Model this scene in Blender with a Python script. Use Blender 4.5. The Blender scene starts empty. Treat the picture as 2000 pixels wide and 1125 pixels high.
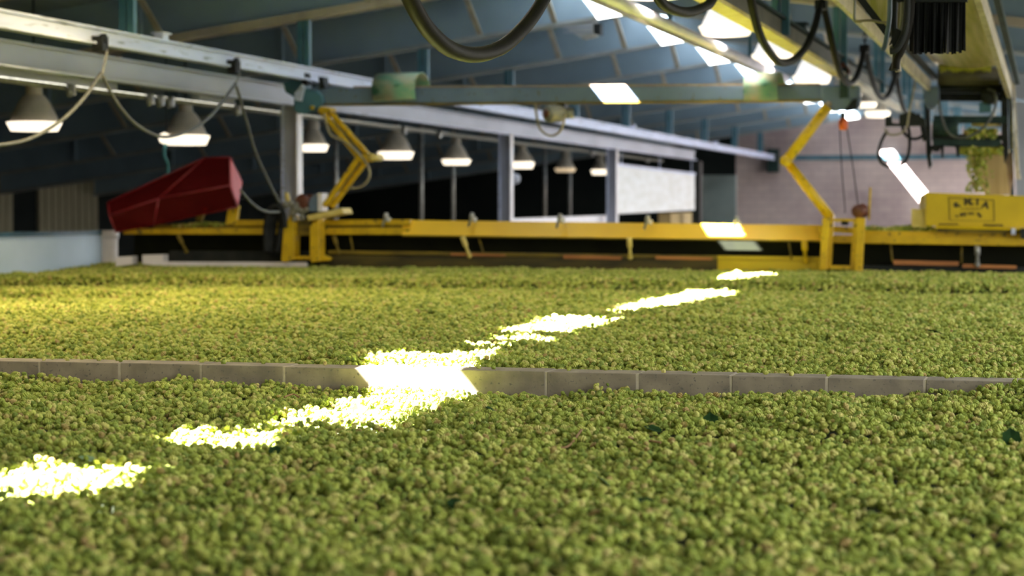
import bpy, bmesh, math, random
import numpy as np
from mathutils import Vector, Matrix, Euler

random.seed(7)
rng = np.random.default_rng(11)
SC = bpy.context.scene
COL = SC.collection

# ------------------------------------------------------------------ camera
FPX = 4100.0
YAW = math.atan(1110 / FPX)
PITCH = math.atan(147.5 / FPX)
CAM = Vector((0.0, 0.0, 0.795))
cd = bpy.data.cameras.new('camera')
cd.sensor_width = 36.0
cd.lens = 36.0 * FPX / 2000.0
cd.clip_start = 0.05
cd.clip_end = 300
cd.dof.use_dof = True
cd.dof.focus_distance = 9.0
cd.dof.aperture_fstop = 2.65
cam = bpy.data.objects.new('camera', cd)
COL.objects.link(cam)
cam.location = CAM
cam.rotation_euler = (math.pi / 2 - PITCH, 0, YAW)
SC.camera = cam

# ------------------------------------------------------------------ world, sun, exposure
SC.view_settings.view_transform = 'Standard'
SC.view_settings.look = 'None'
SC.view_settings.gamma = 1.0
SC.view_settings.exposure = 1.9
SC.cycles.use_denoising = True
SC.cycles.max_bounces = 8
SC.cycles.diffuse_bounces = 4
SC.cycles.transparent_max_bounces = 8
SC.cycles.caustics_reflective = False
SC.cycles.caustics_refractive = False
SC.cycles.sample_clamp_indirect = 12.0

world = bpy.data.worlds.new('sky')
SC.world = world
world.use_nodes = True
nt = world.node_tree
nt.nodes.clear()
wo = nt.nodes.new('ShaderNodeOutputWorld')
bg = nt.nodes.new('ShaderNodeBackground')
tc = nt.nodes.new('ShaderNodeTexCoord')
sx = nt.nodes.new('ShaderNodeSeparateXYZ')
rp = nt.nodes.new('ShaderNodeValToRGB')
rp.color_ramp.elements[0].position = 0.0
rp.color_ramp.elements[0].color = (0.30, 0.29, 0.25, 1)
rp.color_ramp.elements[1].position = 0.55
rp.color_ramp.elements[1].color = (1.0, 0.98, 0.92, 1)
e = rp.color_ramp.elements.new(0.49); e.color = (0.34, 0.33, 0.28, 1)
e = rp.color_ramp.elements.new(1.0); e.color = (0.72, 0.86, 1.0, 1)
mr = nt.nodes.new('ShaderNodeMapRange')
mr.inputs[1].default_value = -1
mr.inputs[2].default_value = 1
nt.links.new(tc.outputs['Generated'], sx.inputs[0])
nt.links.new(sx.outputs['Z'], mr.inputs[0])
nt.links.new(mr.outputs[0], rp.inputs[0])
nt.links.new(rp.outputs[0], bg.inputs[0])
bg.inputs[1].default_value = 1.35
nt.links.new(bg.outputs[0], wo.inputs[0])

SUN = Vector((1.0, 0.6, -1.25)).normalized()
sd = bpy.data.lights.new('sun', 'SUN')
sd.energy = 75.0
sd.angle = math.radians(0.53)
sd.color = (1.0, 0.975, 0.95)
sun = bpy.data.objects.new('sun', sd)
COL.objects.link(sun)
sun.rotation_euler = SUN.to_track_quat('-Z', 'Y').to_euler()
sun.location = (-30, -10, 40)

# ------------------------------------------------------------------ measuring helpers (photo frame 2000 x 1125 -> building metres)
_F = Vector((-math.sin(YAW) * math.cos(PITCH), math.cos(YAW) * math.cos(PITCH), -math.sin(PITCH)))
_R = Vector((math.cos(YAW), math.sin(YAW), 0))
_U = _R.cross(_F)


def on(px, py, axis, v):
    d = _F + _R * ((px - 1000) / FPX) - _U * ((py - 562.5) / FPX)
    return CAM + d * ((v - CAM[axis]) / d[axis])


def atX(px, py, v): return on(px, py, 0, v)
def atY(px, py, v): return on(px, py, 1, v)
def atZ(px, py, v): return on(px, py, 2, v)


YG = 22.4          # front plane of the travelling gantry
XL, XR = -8.503, -2.47   # the two crane rails
XRIDGE = -5.5
G = lambda px, py, dy=0.0: atY(px, py, YG + dy)

# ------------------------------------------------------------------ materials


def lin(r, g, b):
    f = lambda c: ((c / 255 + 0.055) / 1.055) ** 2.4 if c > 10.3 else c / 255 / 12.92
    return (f(r), f(g), f(b), 1.0)


MATS = {}


def mat(name, c1, c2=None, scale=6.0, rough=0.55, metal=0.0, bump=0.0, stretch=(1, 1, 1), spots=None, spot_scale=30.0, lo=0.35, hi=0.65):
    """Principled paint or metal with noise-driven colour wear."""
    m = bpy.data.materials.new(name)
    m.use_nodes = True
    n, l = m.node_tree.nodes, m.node_tree.links
    b = n['Principled BSDF']
    b.inputs['Roughness'].default_value = rough
    b.inputs['Metallic'].default_value = metal
    if c2 is None:
        c2 = tuple(x * 0.8 for x in c1[:3]) + (1,)
    t = n.new('ShaderNodeTexCoord')
    mp = n.new('ShaderNodeMapping')
    mp.inputs['Scale'].default_value = stretch
    l.new(t.outputs['Object'], mp.inputs[0])
    nz = n.new('ShaderNodeTexNoise')
    nz.inputs['Scale'].default_value = scale
    nz.inputs['Detail'].default_value = 5
    l.new(mp.outputs[0], nz.inputs[0])
    r = n.new('ShaderNodeValToRGB')
    r.color_ramp.elements[0].position = lo
    r.color_ramp.elements[1].position = hi
    r.color_ramp.elements[0].color = c2
    r.color_ramp.elements[1].color = c1
    l.new(nz.outputs[0], r.inputs[0])
    out = r.outputs[0]
    if spots:
        n2 = n.new('ShaderNodeTexNoise')
        n2.inputs['Scale'].default_value = spot_scale
        n2.inputs['Detail'].default_value = 3
        l.new(mp.outputs[0], n2.inputs[0])
        r2 = n.new('ShaderNodeValToRGB')
        r2.color_ramp.elements[0].position = 0.60
        r2.color_ramp.elements[1].position = 0.70
        r2.color_ramp.elements[0].color = (0, 0, 0, 1)
        r2.color_ramp.elements[1].color = (1, 1, 1, 1)
        l.new(n2.outputs[0], r2.inputs[0])
        mx = n.new('ShaderNodeMix')
        mx.data_type = 'RGBA'
        l.new(r2.outputs[0], mx.inputs[0])
        l.new(out, mx.inputs[6])
        mx.inputs[7].default_value = spots
        out = mx.outputs[2]
    l.new(out, b.inputs['Base Color'])
    if bump:
        bp = n.new('ShaderNodeBump')
        bp.inputs['Strength'].default_value = bump
        bp.inputs['Distance'].default_value = 0.01
        l.new(nz.outputs[0], bp.inputs['Height'])
        l.new(bp.outputs[0], b.inputs['Normal'])
    MATS[name] = m
    return m


def emit(name, col, strength):
    m = bpy.data.materials.new(name)
    m.use_nodes = True
    b = m.node_tree.nodes['Principled BSDF']
    b.inputs['Base Color'].default_value = col
    b.inputs['Emission Color'].default_value = col
    b.inputs['Emission Strength'].default_value = strength
    MATS[name] = m
    return m


yellow = mat('yellow_paint', (0.72, 0.47, 0.008, 1), (0.56, 0.35, 0.006, 1), 5, 0.45, spots=(0.16, 0.12, 0.02, 1), spot_scale=18)
yellow_pale = mat('pale_yellow_paint', (0.74, 0.60, 0.20, 1), (0.62, 0.47, 0.10, 1), 8, 0.5)
yellow_grime_shade = mat('grimy_shaded_yellow_paint', (0.28, 0.19, 0.010, 1), (0.08, 0.06, 0.010, 1), 4, 0.6, stretch=(0.6, 1, 3))  # grime, and shade painted in along the blade top
teal = mat('teal_steel', (0.075, 0.20, 0.27, 1), (0.045, 0.13, 0.18, 1), 4, 0.5)
rafter_paint = mat('blue_grey_steel', (0.27, 0.36, 0.44, 1), (0.215, 0.30, 0.375, 1), 1.2, 0.6)
flange_paint = mat('beige_flange', (0.52, 0.44, 0.34, 1), (0.38, 0.31, 0.23, 1), 3, 0.7)
flange_grey = mat('grey_flange', (0.36, 0.38, 0.38, 1), (0.27, 0.29, 0.29, 1), 3, 0.7)
brace_paint = mat('tan_brace', (0.50, 0.45, 0.36, 1), (0.36, 0.32, 0.25, 1), 5, 0.7)
deck_paint = mat('roof_deck', (0.30, 0.37, 0.44, 1), (0.21, 0.27, 0.33, 1), 1.5, 0.8, stretch=(6, 0.4, 1))
rail_paint = mat('galvanised_rail', (0.62, 0.665, 0.86, 1), (0.47, 0.52, 0.69, 1), 3, 0.42, 0.0, stretch=(1, 0.3, 3), spots=(0.2, 0.22, 0.25, 1), spot_scale=9)
girder_paint = mat('grey_girder', (0.47, 0.48, 0.56, 1), (0.36, 0.375, 0.445, 1), 1.6, 0.5, 0.0, stretch=(1, 0.4, 1))
cream = mat('cream_steel', (0.62, 0.55, 0.40, 1), (0.40, 0.34, 0.22, 1), 6, 0.55, spots=(0.22, 0.14, 0.07, 1), spot_scale=22)
gantry_paint = mat('grey_green_gantry', (0.155, 0.215, 0.315, 1), (0.115, 0.17, 0.26, 1), 2.5, 0.5, spots=(0.12, 0.13, 0.12, 1), spot_scale=14)
rust = mat('rusty_edge', (0.30, 0.19, 0.11, 1), (0.42, 0.33, 0.24, 1), 10, 0.8)
dark = mat('black_steel', (0.018, 0.022, 0.022, 1), (0.03, 0.032, 0.03, 1), 6, 0.5)
dark_green = mat('dark_green_steel', (0.035, 0.065, 0.06, 1), (0.02, 0.035, 0.035, 1), 6, 0.5)
rubber = mat('black_rubber', (0.010, 0.011, 0.012, 1), (0.022, 0.024, 0.024, 1), 9, 0.5)
cable_m = mat('dark_cable', (0.009, 0.008, 0.006, 1), (0.016, 0.014, 0.009, 1), 9, 0.6)
curtain_m = mat('dusty_black_rubber', (0.007, 0.0085, 0.0025, 1), (0.004, 0.005, 0.002, 1), 4, 0.7)
strip_m = mat('black_strip', (0.004, 0.005, 0.005, 1), (0.008, 0.009, 0.009, 1), 9, 0.55)
olive_m = mat('olive_grey_steel', (0.15, 0.135, 0.095, 1), (0.10, 0.09, 0.065, 1), 4, 0.55)
yellow_shaded = mat('shaded_yellow_paint', (0.085, 0.062, 0.008, 1), (0.03, 0.024, 0.005, 1), 4, 0.6, stretch=(0.6, 1, 3))  # yellow darkened to hold the shade on the lower blade
yellow_toplit = mat('toplit_yellow_paint', (0.93, 0.58, 0.04, 1), (0.85, 0.51, 0.03, 1), 1.5, 0.45)  # brighter yellow with the light from above painted in
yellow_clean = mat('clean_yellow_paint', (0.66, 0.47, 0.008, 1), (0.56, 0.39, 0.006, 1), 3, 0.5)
lamp_shade = emit('lamp_shade_lit', (1.0, 0.96, 0.93, 1), 0.24)
grey_cable = mat('grey_cable', (0.11, 0.115, 0.115, 1), (0.075, 0.08, 0.08, 1), 9, 0.5)
tan_cable = mat('tan_cable', (0.36, 0.31, 0.2, 1), (0.26, 0.22, 0.14, 1), 9, 0.5)
motor_m = mat('motor_grey', (0.30, 0.29, 0.24, 1), (0.19, 0.19, 0.16, 1), 14, 0.5)
steel = mat('worn_steel', (0.42, 0.42, 0.40, 1), (0.25, 0.25, 0.24, 1), 14, 0.4, 0.3)
wood = mat('orange_wood', (0.50, 0.20, 0.06, 1), (0.34, 0.13, 0.04, 1), 6, 0.7, stretch=(0.5, 3, 3))
block_m = mat('concrete_block', (0.335, 0.28, 0.205, 1), (0.22, 0.185, 0.14, 1), 9, 0.9, bump=0.5, spots=(0.15, 0.135, 0.115, 1), spot_scale=60)
mortar_m = mat('mortar', (0.55, 0.48, 0.36, 1), (0.44, 0.38, 0.29, 1), 25, 0.95)
concrete = mat('concrete_floor', (0.13, 0.13, 0.12, 1), (0.09, 0.09, 0.085, 1), 2, 0.9)
panel_blue = mat('pale_blue_panel', (0.56, 0.70, 0.88, 1), (0.48, 0.62, 0.78, 1), 1.5, 0.6)
cap_blue = mat('dark_blue_cap', (0.035, 0.12, 0.19, 1), (0.022, 0.07, 0.11, 1), 5, 0.5)
white_m = mat('white_plastic', (0.84, 0.80, 0.83, 1), (0.74, 0.70, 0.72, 1), 5, 0.5)
white_sheet = mat('white_sheet', (0.84, 0.83, 0.84, 1), (0.74, 0.72, 0.69, 1), 2.2, 0.7, stretch=(1, 0.6, 3))
grey_panel = mat('grey_panel', (0.27, 0.32, 0.31, 1), (0.19, 0.225, 0.22, 1), 1.3, 0.85)
right_panel = mat('pale_grey_panel', (0.36, 0.37, 0.38, 1), (0.30, 0.31, 0.33, 1), 1.1, 0.8)
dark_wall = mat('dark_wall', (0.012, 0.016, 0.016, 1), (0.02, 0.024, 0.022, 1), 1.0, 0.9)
beige_sheet = mat('beige_siding', (0.36, 0.33, 0.22, 1), (0.28, 0.25, 0.16, 1), 2, 0.8, stretch=(1, 8, 0.4))
fan_m = mat('fan_white', (0.60, 0.61, 0.60, 1), (0.48, 0.49, 0.48, 1), 6, 0.5)
bell_m = mat('lamp_bell', (0.56, 0.48, 0.38, 1), (0.44, 0.38, 0.30, 1), 7, 0.5)
orange_m = mat('orange_paint', (0.75, 0.13, 0.02, 1), (0.55, 0.09, 0.015, 1), 9, 0.45)
brown_m = mat('red_brown', (0.19, 0.062, 0.035, 1), (0.12, 0.04, 0.025, 1), 9, 0.5)
teal_rope = mat('teal_rope', (0.12, 0.42, 0.46, 1), (0.08, 0.30, 0.33, 1), 30, 0.8)
hose_blue = mat('blue_grey_hose', (0.16, 0.24, 0.31, 1), (0.1, 0.16, 0.21, 1), 9, 0.4)
ink = mat('black_ink', (0.045, 0.036, 0.008, 1), (0.10, 0.075, 0.012, 1), 40, 0.6)
belt_m = mat('belt_sheet', (0.66, 0.56, 0.28, 1), (0.42, 0.38, 0.06, 1), 3, 0.45, stretch=(7, 0.25, 1))
tuft_m = mat('hop_tufts', (0.62, 0.60, 0.08, 1), (0.34, 0.36, 0.04, 1), 30, 0.8)
tan_tarp = mat('tan_tarp', (0.58, 0.44, 0.22, 1), (0.48, 0.35, 0.16, 1), 3, 0.8, stretch=(6, 6, 0.5))
stem_m = mat('dry_stem', (0.36, 0.20, 0.09, 1), (0.22, 0.12, 0.05, 1), 20, 0.8)
leaf_dark = mat('dark_leaf', (0.024, 0.060, 0.014, 1), (0.012, 0.034, 0.010, 1), 30, 0.9)
leaf_dark.node_tree.nodes['Principled BSDF'].inputs['Specular IOR Level'].default_value = 0.1
leaf_pale = mat('pale_leaf', (0.22, 0.33, 0.18, 1), (0.15, 0.24, 0.12, 1), 30, 0.7)
lamp_dim = emit('lamp_dim', (0.95, 0.72, 0.45, 1), 0.16)
lamp_glow = emit('lamp_glow', (1.0, 0.86, 0.66, 1), 0.5)

for nm_ in ('dusty_black_rubber', 'black_strip', 'black_rubber', 'dark_cable', 'black_steel', 'dark_green_steel', 'dark_wall'):
    MATS[nm_].node_tree.nodes['Principled BSDF'].inputs['Specular IOR Level'].default_value = 0.12

# green fibreglass: tan on top running to stained green below
m = mat('fibreglass_green', (0.17, 0.36, 0.24, 1), (0.45, 0.40, 0.28, 1), 4.5, 0.6, stretch=(1, 1, 1.6), lo=0.36, hi=0.62, spots=(0.05, 0.20, 0.13, 1), spot_scale=6)
fibre = m

# pink block wall
m = bpy.data.materials.new('pink_block_wall'); m.use_nodes = True
n, l = m.node_tree.nodes, m.node_tree.links
b = n['Principled BSDF']; b.inputs['Roughness'].default_value = 0.9
t = n.new('ShaderNodeTexCoord'); mp = n.new('ShaderNodeMapping'); mp.inputs['Rotation'].default_value = (math.pi / 2, 0, 0)
l.new(t.outputs['Object'], mp.inputs[0])
br = n.new('ShaderNodeTexBrick')
br.inputs['Scale'].default_value = 1.0
br.inputs['Brick Width'].default_value = 0.41
br.inputs['Row Height'].default_value = 0.205
br.inputs['Mortar Size'].default_value = 0.012
br.inputs['Color1'].default_value = (0.70, 0.56, 0.52, 1)
br.inputs['Color2'].default_value = (0.64, 0.50, 0.475, 1)
br.inputs['Mortar'].default_value = (0.55, 0.43, 0.42, 1)
l.new(mp.outputs[0], br.inputs[0])
nz = n.new('ShaderNodeTexNoise'); nz.inputs['Scale'].default_value = 0.45; nz.inputs['Detail'].default_value = 6
l.new(t.outputs['Object'], nz.inputs[0])
r = n.new('ShaderNodeValToRGB'); r.color_ramp.elements[0].position = 0.35; r.color_ramp.elements[1].position = 0.6
r.color_ramp.elements[0].color = (0.55, 0.52, 0.56, 1); r.color_ramp.elements[1].color = (1, 1, 1, 1)
l.new(nz.outputs[0], r.inputs[0])
mx = n.new('ShaderNodeMix'); mx.data_type = 'RGBA'; mx.blend_type = 'MULTIPLY'; mx.inputs[0].default_value = 1.0
l.new(br.outputs[0], mx.inputs[6]); l.new(r.outputs[0], mx.inputs[7]); l.new(mx.outputs[2], b.inputs['Base Color'])
pink_wall = m

# translucent red guard
m = bpy.data.materials.new('red_translucent'); m.use_nodes = True
n, l = m.node_tree.nodes, m.node_tree.links
b = n['Principled BSDF']; out = n['Material Output']
b.inputs['Base Color'].default_value = (0.22, 0.014, 0.018, 1); b.inputs['Roughness'].default_value = 0.22
tr = n.new('ShaderNodeBsdfTransparent'); tr.inputs[0].default_value = (0.55, 0.10, 0.08, 1)
nz = n.new('ShaderNodeTexNoise'); nz.inputs['Scale'].default_value = 5
mrn = n.new('ShaderNodeMapRange'); mrn.inputs[3].default_value = 0.22; mrn.inputs[4].default_value = 0.48
l.new(nz.outputs[0], mrn.inputs[0])
ms = n.new('ShaderNodeMixShader')
l.new(mrn.outputs[0], ms.inputs[0]); l.new(tr.outputs[0], ms.inputs[1]); l.new(b.outputs[0], ms.inputs[2]); l.new(ms.outputs[0], out.inputs[0])
red_clear = m
red_cheek_lit = mat('red_cheek_lit', (0.55, 0.10, 0.12, 1), (0.45, 0.07, 0.09, 1), 5, 0.5)  # paler red puts the light on the end facet into the paint
red_edge = mat('red_edge', (0.30, 0.02, 0.03, 1), (0.20, 0.014, 0.02, 1), 9, 0.4)

# hop cones: every cone takes its own tone
m = bpy.data.materials.new('hop_green'); m.use_nodes = True
n, l = m.node_tree.nodes, m.node_tree.links
b = n['Principled BSDF']; b.inputs['Roughness'].default_value = 0.75
oi = n.new('ShaderNodeObjectInfo')
r = n.new('ShaderNodeValToRGB')
cr = r.color_ramp
cr.elements[0].position = 0.0; cr.elements[0].color = (0.17, 0.23, 0.03, 1)
cr.elements[1].position = 1.0; cr.elements[1].color = (0.36, 0.24, 0.085, 1)
for p_, c_ in ((0.25, (0.27, 0.33, 0.045, 1)), (0.55, (0.37, 0.415, 0.065, 1)), (0.8, (0.50, 0.51, 0.115, 1)), (0.95, (0.55, 0.49, 0.16, 1)), (0.985, (0.42, 0.32, 0.10, 1))):
    e = cr.elements.new(p_); e.color = c_
l.new(oi.outputs['Random'], r.inputs[0])
nz = n.new('ShaderNodeTexNoise'); nz.inputs['Scale'].default_value = 5.0
t = n.new('ShaderNodeTexCoord'); l.new(t.outputs['Object'], nz.inputs[0])
mx = n.new('ShaderNodeMix'); mx.data_type = 'RGBA'; mx.blend_type = 'OVERLAY'; mx.inputs[0].default_value = 0.25
l.new(r.outputs[0], mx.inputs[6]); l.new(nz.outputs[0], mx.inputs[7])
l.new(mx.outputs[2], b.inputs['Base Color'])
hop_mat = m
hop_under = mat('hop_gap_shade', (0.022, 0.03, 0.006, 1), (0.012, 0.018, 0.004, 1), 40, 0.95)  # near-black colour stands in for shade in the gaps between cones
hop_loose = mat('hop_loose', (0.34, 0.40, 0.08, 1), (0.17, 0.22, 0.035, 1), 25, 0.8)

# ------------------------------------------------------------------ mesh building


class MB:
    def __init__(s):
        s.v, s.f, s.sm = [], [], []

    def add(s, vs, fs, smooth=False):
        o = len(s.v)
        s.v += [Vector(v) for v in vs]
        s.f += [tuple(o + i for i in f) for f in fs]
        s.sm += [smooth] * len(fs)
        return s

    def box(s, a, b):
        x0, y0, z0 = (min(a[i], b[i]) for i in range(3))
        x1, y1, z1 = (max(a[i], b[i]) for i in range(3))
        return s.add([(x0, y0, z0), (x1, y0, z0), (x1, y1, z0), (x0, y1, z0), (x0, y0, z1), (x1, y0, z1), (x1, y1, z1), (x0, y1, z1)],
                     [(0, 3, 2, 1), (4, 5, 6, 7), (0, 1, 5, 4), (1, 2, 6, 5), (2, 3, 7, 6), (3, 0, 4, 7)])

    def prism(s, pts, ext):
        pts = [Vector(p) for p in pts]
        n = len(pts)
        nrm = Vector((0, 0, 0))
        for i in range(n):
            nrm += pts[i].cross(pts[(i + 1) % n])
        ext = Vector(ext)
        if nrm.dot(ext) > 0:
            pts.reverse()
        return s.add(pts + [p + ext for p in pts], [tuple(range(n)), tuple(range(2 * n - 1, n - 1, -1))] + [(i, i + n, (i + 1) % n + n, (i + 1) % n) for i in range(n)])

    def bar(s, p0, p1, w, h, up=(0, 0, 1)):
        """A rectangular bar from p0 to p1, w across and h along up."""
        p0, p1 = Vector(p0), Vector(p1)
        d = (p1 - p0).normalized()
        u = Vector(up)
        u = (u - d * u.dot(d)).normalized()
        r_ = d.cross(u)
        q = [p0 + r_ * (a * w / 2) + u * (b_ * h / 2) for a, b_ in ((-1, -1), (1, -1), (1, 1), (-1, 1))]
        return s.prism(q, p1 - p0)

    def tube(s, pts, rad, seg=8, smooth=True, caps=True):
        pts = [Vector(p) for p in pts]
        n = len(pts)
        rads = rad if isinstance(rad, (list, tuple)) else [rad] * n
        t0 = (pts[1] - pts[0]).normalized()
        a = Vector((0, 0, 1)) if abs(t0.z) < 0.9 else Vector((1, 0, 0))
        u = (a - t0 * a.dot(t0)).normalized()
        vs = []
        for i in range(n):
            t_ = (pts[min(i + 1, n - 1)] - pts[max(i - 1, 0)]).normalized()
            u = (u - t_ * u.dot(t_)).normalized()
            w = t_.cross(u)
            for k in range(seg):
                an = 2 * math.pi * k / seg
                vs.append(pts[i] + (u * math.cos(an) + w * math.sin(an)) * rads[i])
        fs = [(i * seg + k, i * seg + (k + 1) % seg, (i + 1) * seg + (k + 1) % seg, (i + 1) * seg + k) for i in range(n - 1) for k in range(seg)]
        s.add(vs, fs, smooth)
        if caps:
            o = len(s.v) - n * seg
            s.f += [tuple(o + k for k in range(seg - 1, -1, -1)), tuple(o + (n - 1) * seg + k for k in range(seg))]
            s.sm += [False, False]
        return s

    def lathe(s, prof, origin, axis=(0, 0, 1), seg=20, smooth=True):
        origin = Vector(origin)
        q = Vector((0, 0, 1)).rotation_difference(Vector(axis).normalized())
        vs = []
        for r_, z in prof:
            for k in range(seg):
                an = 2 * math.pi * k / seg
                vs.append(origin + q @ Vector((r_ * math.cos(an), r_ * math.sin(an), z)))
        n = len(prof)
        fs = [(i * seg + k, i * seg + (k + 1) % seg, (i + 1) * seg + (k + 1) % seg, (i + 1) * seg + k) for i in range(n - 1) for k in range(seg)]
        s.add(vs, fs, smooth)
        return s

    def hull(s, pts):
        bm = bmesh.new()
        vs = [bm.verts.new(p) for p in pts]
        bmesh.ops.convex_hull(bm, input=vs)
        bm.verts.ensure_lookup_table()
        used = [v for v in bm.verts if v.link_faces]
        idx = {v: i for i, v in enumerate(used)}
        s.add([v.co.copy() for v in used], [tuple(idx[v] for v in f.verts) for f in bm.faces])
        bm.free()
        return s

    def build(s, name, m, parent=None, bevel=0.0):
        base = parent['_w'] if parent is not None else None
        off = Vector(base) if base is not None else Vector((0, 0, 0))
        me = bpy.data.meshes.new(name)
        me.from_pydata([v - off for v in s.v], [], s.f)
        me.polygons.foreach_set('use_smooth', s.sm)
        me.materials.append(m)
        me.update()
        o = bpy.data.objects.new(name, me)
        COL.objects.link(o)
        if parent is not None:
            o.parent = parent
            o['_w'] = tuple(off)
        else:
            # origin at the base of the mesh
            if s.v:
                lo = [min(v[i] for v in s.v) for i in range(3)]
                hi = [max(v[i] for v in s.v) for i in range(3)]
                c = Vector(((lo[0] + hi[0]) / 2, (lo[1] + hi[1]) / 2, lo[2]))
                me.transform(Matrix.Translation(-c))
                o.location = c
                o['_w'] = tuple(c)
        if bevel:
            bv = o.modifiers.new('bevel', 'BEVEL')
            bv.width = bevel
            bv.segments = 2
            bv.limit_method = 'ANGLE'
        return o


def tag(o, label, cat, group=None, kind=None):
    o['label'] = label
    if cat: o['category'] = cat
    if group: o['group'] = group
    if kind: o['kind'] = kind
    return o


def thing(name, label, cat, loc=(0, 0, 0), group=None, kind=None):
    o = bpy.data.objects.new(name, None)
    COL.objects.link(o)
    o.empty_display_size = 0.2
    o.location = Vector(loc)
    o['_w'] = tuple(Vector(loc))
    return tag(o, label, cat, group, kind)


def smooth_path(pts, n=6):
    pts = [Vector(p) for p in pts]
    out = []
    for i in range(len(pts) - 1):
        a = pts[max(i - 1, 0)]; b_ = pts[i]; c = pts[i + 1]; d = pts[min(i + 2, len(pts) - 1)]
        for k in range(n):
            t_ = k / n
            out.append(0.5 * ((2 * b_) + (c - a) * t_ + (2 * a - 5 * b_ + 4 * c - d) * t_ ** 2 + (3 * b_ - a - 3 * c + d) * t_ ** 3))
    out.append(pts[-1])
    return out


def plate(pts, y, thick, mb=None):
    """Plate standing across the building: outline measured on plane Y=y, real thickness going away."""
    mb = mb or MB()
    return mb.prism([atY(px, py, y) for px, py in pts], (0, thick, 0))


# ================================================================== large structure
Y0, Y1 = -6.0, 60.5
XWL, XWR = -22.0, 2.6
SLOPE = 0.135
RAFTER_Z = lambda x: 3.37 - SLOPE * abs(x - XRIDGE)      # underside of the rafters
DEPTH = 0.62
DECK_Z = lambda x: RAFTER_Z(x) + DEPTH

o = MB().box((XWL - 1, Y0, -0.75), (XWR + 1, Y1 + 1, -0.45)).build('floor', concrete)
tag(o, 'dark concrete floor slab beneath the hop beds', None, kind='structure')

# pink block wall and the dark wall beside it
xa = atY(1437, 350, Y1).x
o = MB().box((xa, Y1, -0.45), (XWR, Y1 + 0.25, 4.4)).build('wall_back', pink_wall)
tag(o, 'far pinkish concrete block end wall lit by a slanting sun streak', None, kind='structure')
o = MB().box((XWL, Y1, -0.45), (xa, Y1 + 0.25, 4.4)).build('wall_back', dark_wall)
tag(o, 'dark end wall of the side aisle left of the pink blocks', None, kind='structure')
gp = MB().prism([atY(1355, 342, 56), atY(1437, 342, 56), atY(1437, 440, 56), atY(1355, 440, 56)], (0, 0.15, 0)).build('wall_panel', grey_panel)
tag(gp, 'grey green wall panel between the white sheet and pink blocks', None, kind='structure')
g1 = atY(1525, 304, Y1 - 0.22); g2 = atY(1985, 304, Y1 - 0.22)
g3 = atY(1525, 312.5, Y1 - 0.22)
o = MB().box((g1.x, Y1 - 0.05, g3.z), (g2.x, Y1 - 0.0, g1.z)).build('trim_1', teal)
tag(o, 'blue horizontal steel rail across the pink block wall', None, kind='structure')
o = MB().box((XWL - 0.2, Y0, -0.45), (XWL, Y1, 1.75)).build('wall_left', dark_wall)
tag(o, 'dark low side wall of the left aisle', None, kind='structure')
for px0, px1, lab in ((75, 192, 'pale beige siding panel low on left wall, the wider one'), (-30, 26, 'pale beige siding strip at left edge of the dark aisle')):
    a = atX(px0, 390, XWL + 0.05); b_ = atX(px1, 390, XWL + 0.05)
    mb = MB()
    nrib = max(4, int((b_.y - a.y) / 0.3))
    for i in range(nrib):
        ya = a.y + (b_.y - a.y) * i / nrib; yb = a.y + (b_.y - a.y) * (i + 0.8) / nrib
        mb.box((XWL + 0.01, ya, -0.4), (XWL + 0.06, yb, 1.6))
    mb.box((XWL, a.y, -0.4), (XWL + 0.04, b_.y, 1.6))
    tag(mb.build('wall_panel', beige_sheet), lab, None, kind='structure')

o = MB().box((XWL, Y0 - 0.2, -0.45), (XWR, Y0, 4.6)).build('wall_front', grey_panel)
tag(o, 'grey end wall of the building on the camera side', None, kind='structure')

# right-hand pale panels beyond the conveyor
PY = 34.0
mb = MB()
for q in (((1957, 11), (2060, 22), (2060, 95), (1959, 84)), ((1974, 92), (2060, 103), (2060, 205), (1974, 190)), ((1978, 196), (2060, 210), (2060, 420), (1986, 420))):
    plate(q, PY, 0.12, mb)
tag(mb.build('wall_right', right_panel), 'pale grey cladding panels beyond the conveyor at right edge', None, kind='structure')
mb = MB(); plate(((1938, -10), (1960, -10), (1962, 90), (1976, 100), (1982, 420), (1975, 420)), PY + 0.1, 0.15, mb)
tag(mb.build('trim_2', dark_green), 'dark corner post left of the pale grey cladding panels', None, kind='structure')

# ------------------------------------------------------------------ roof with its open slot beside the ridge
BED2 = lambda y: 0.09 + (y - 9.1) / 13.3 * 0.062


def roof_hit(p):
    """Follow the sun up from a lit spot to the left roof slope."""
    p = Vector(p)
    d = -SUN
    # DECK_Z(x) = c + SLOPE*(x - XRIDGE) on the left slope
    c = 3.37 + DEPTH
    t_ = (c + SLOPE * (p.x - XRIDGE) - p.z) / (d.z - SLOPE * d.x)
    q = p + d * t_
    return (q.x, q.y)


def bedpt(px, py, first=False):
    if first:
        return atZ(px, py, 0.005)
    y = 15.0
    for _ in range(6):
        y = atZ(px, py, BED2(y)).y
    return atZ(px, py, BED2(y))


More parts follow.
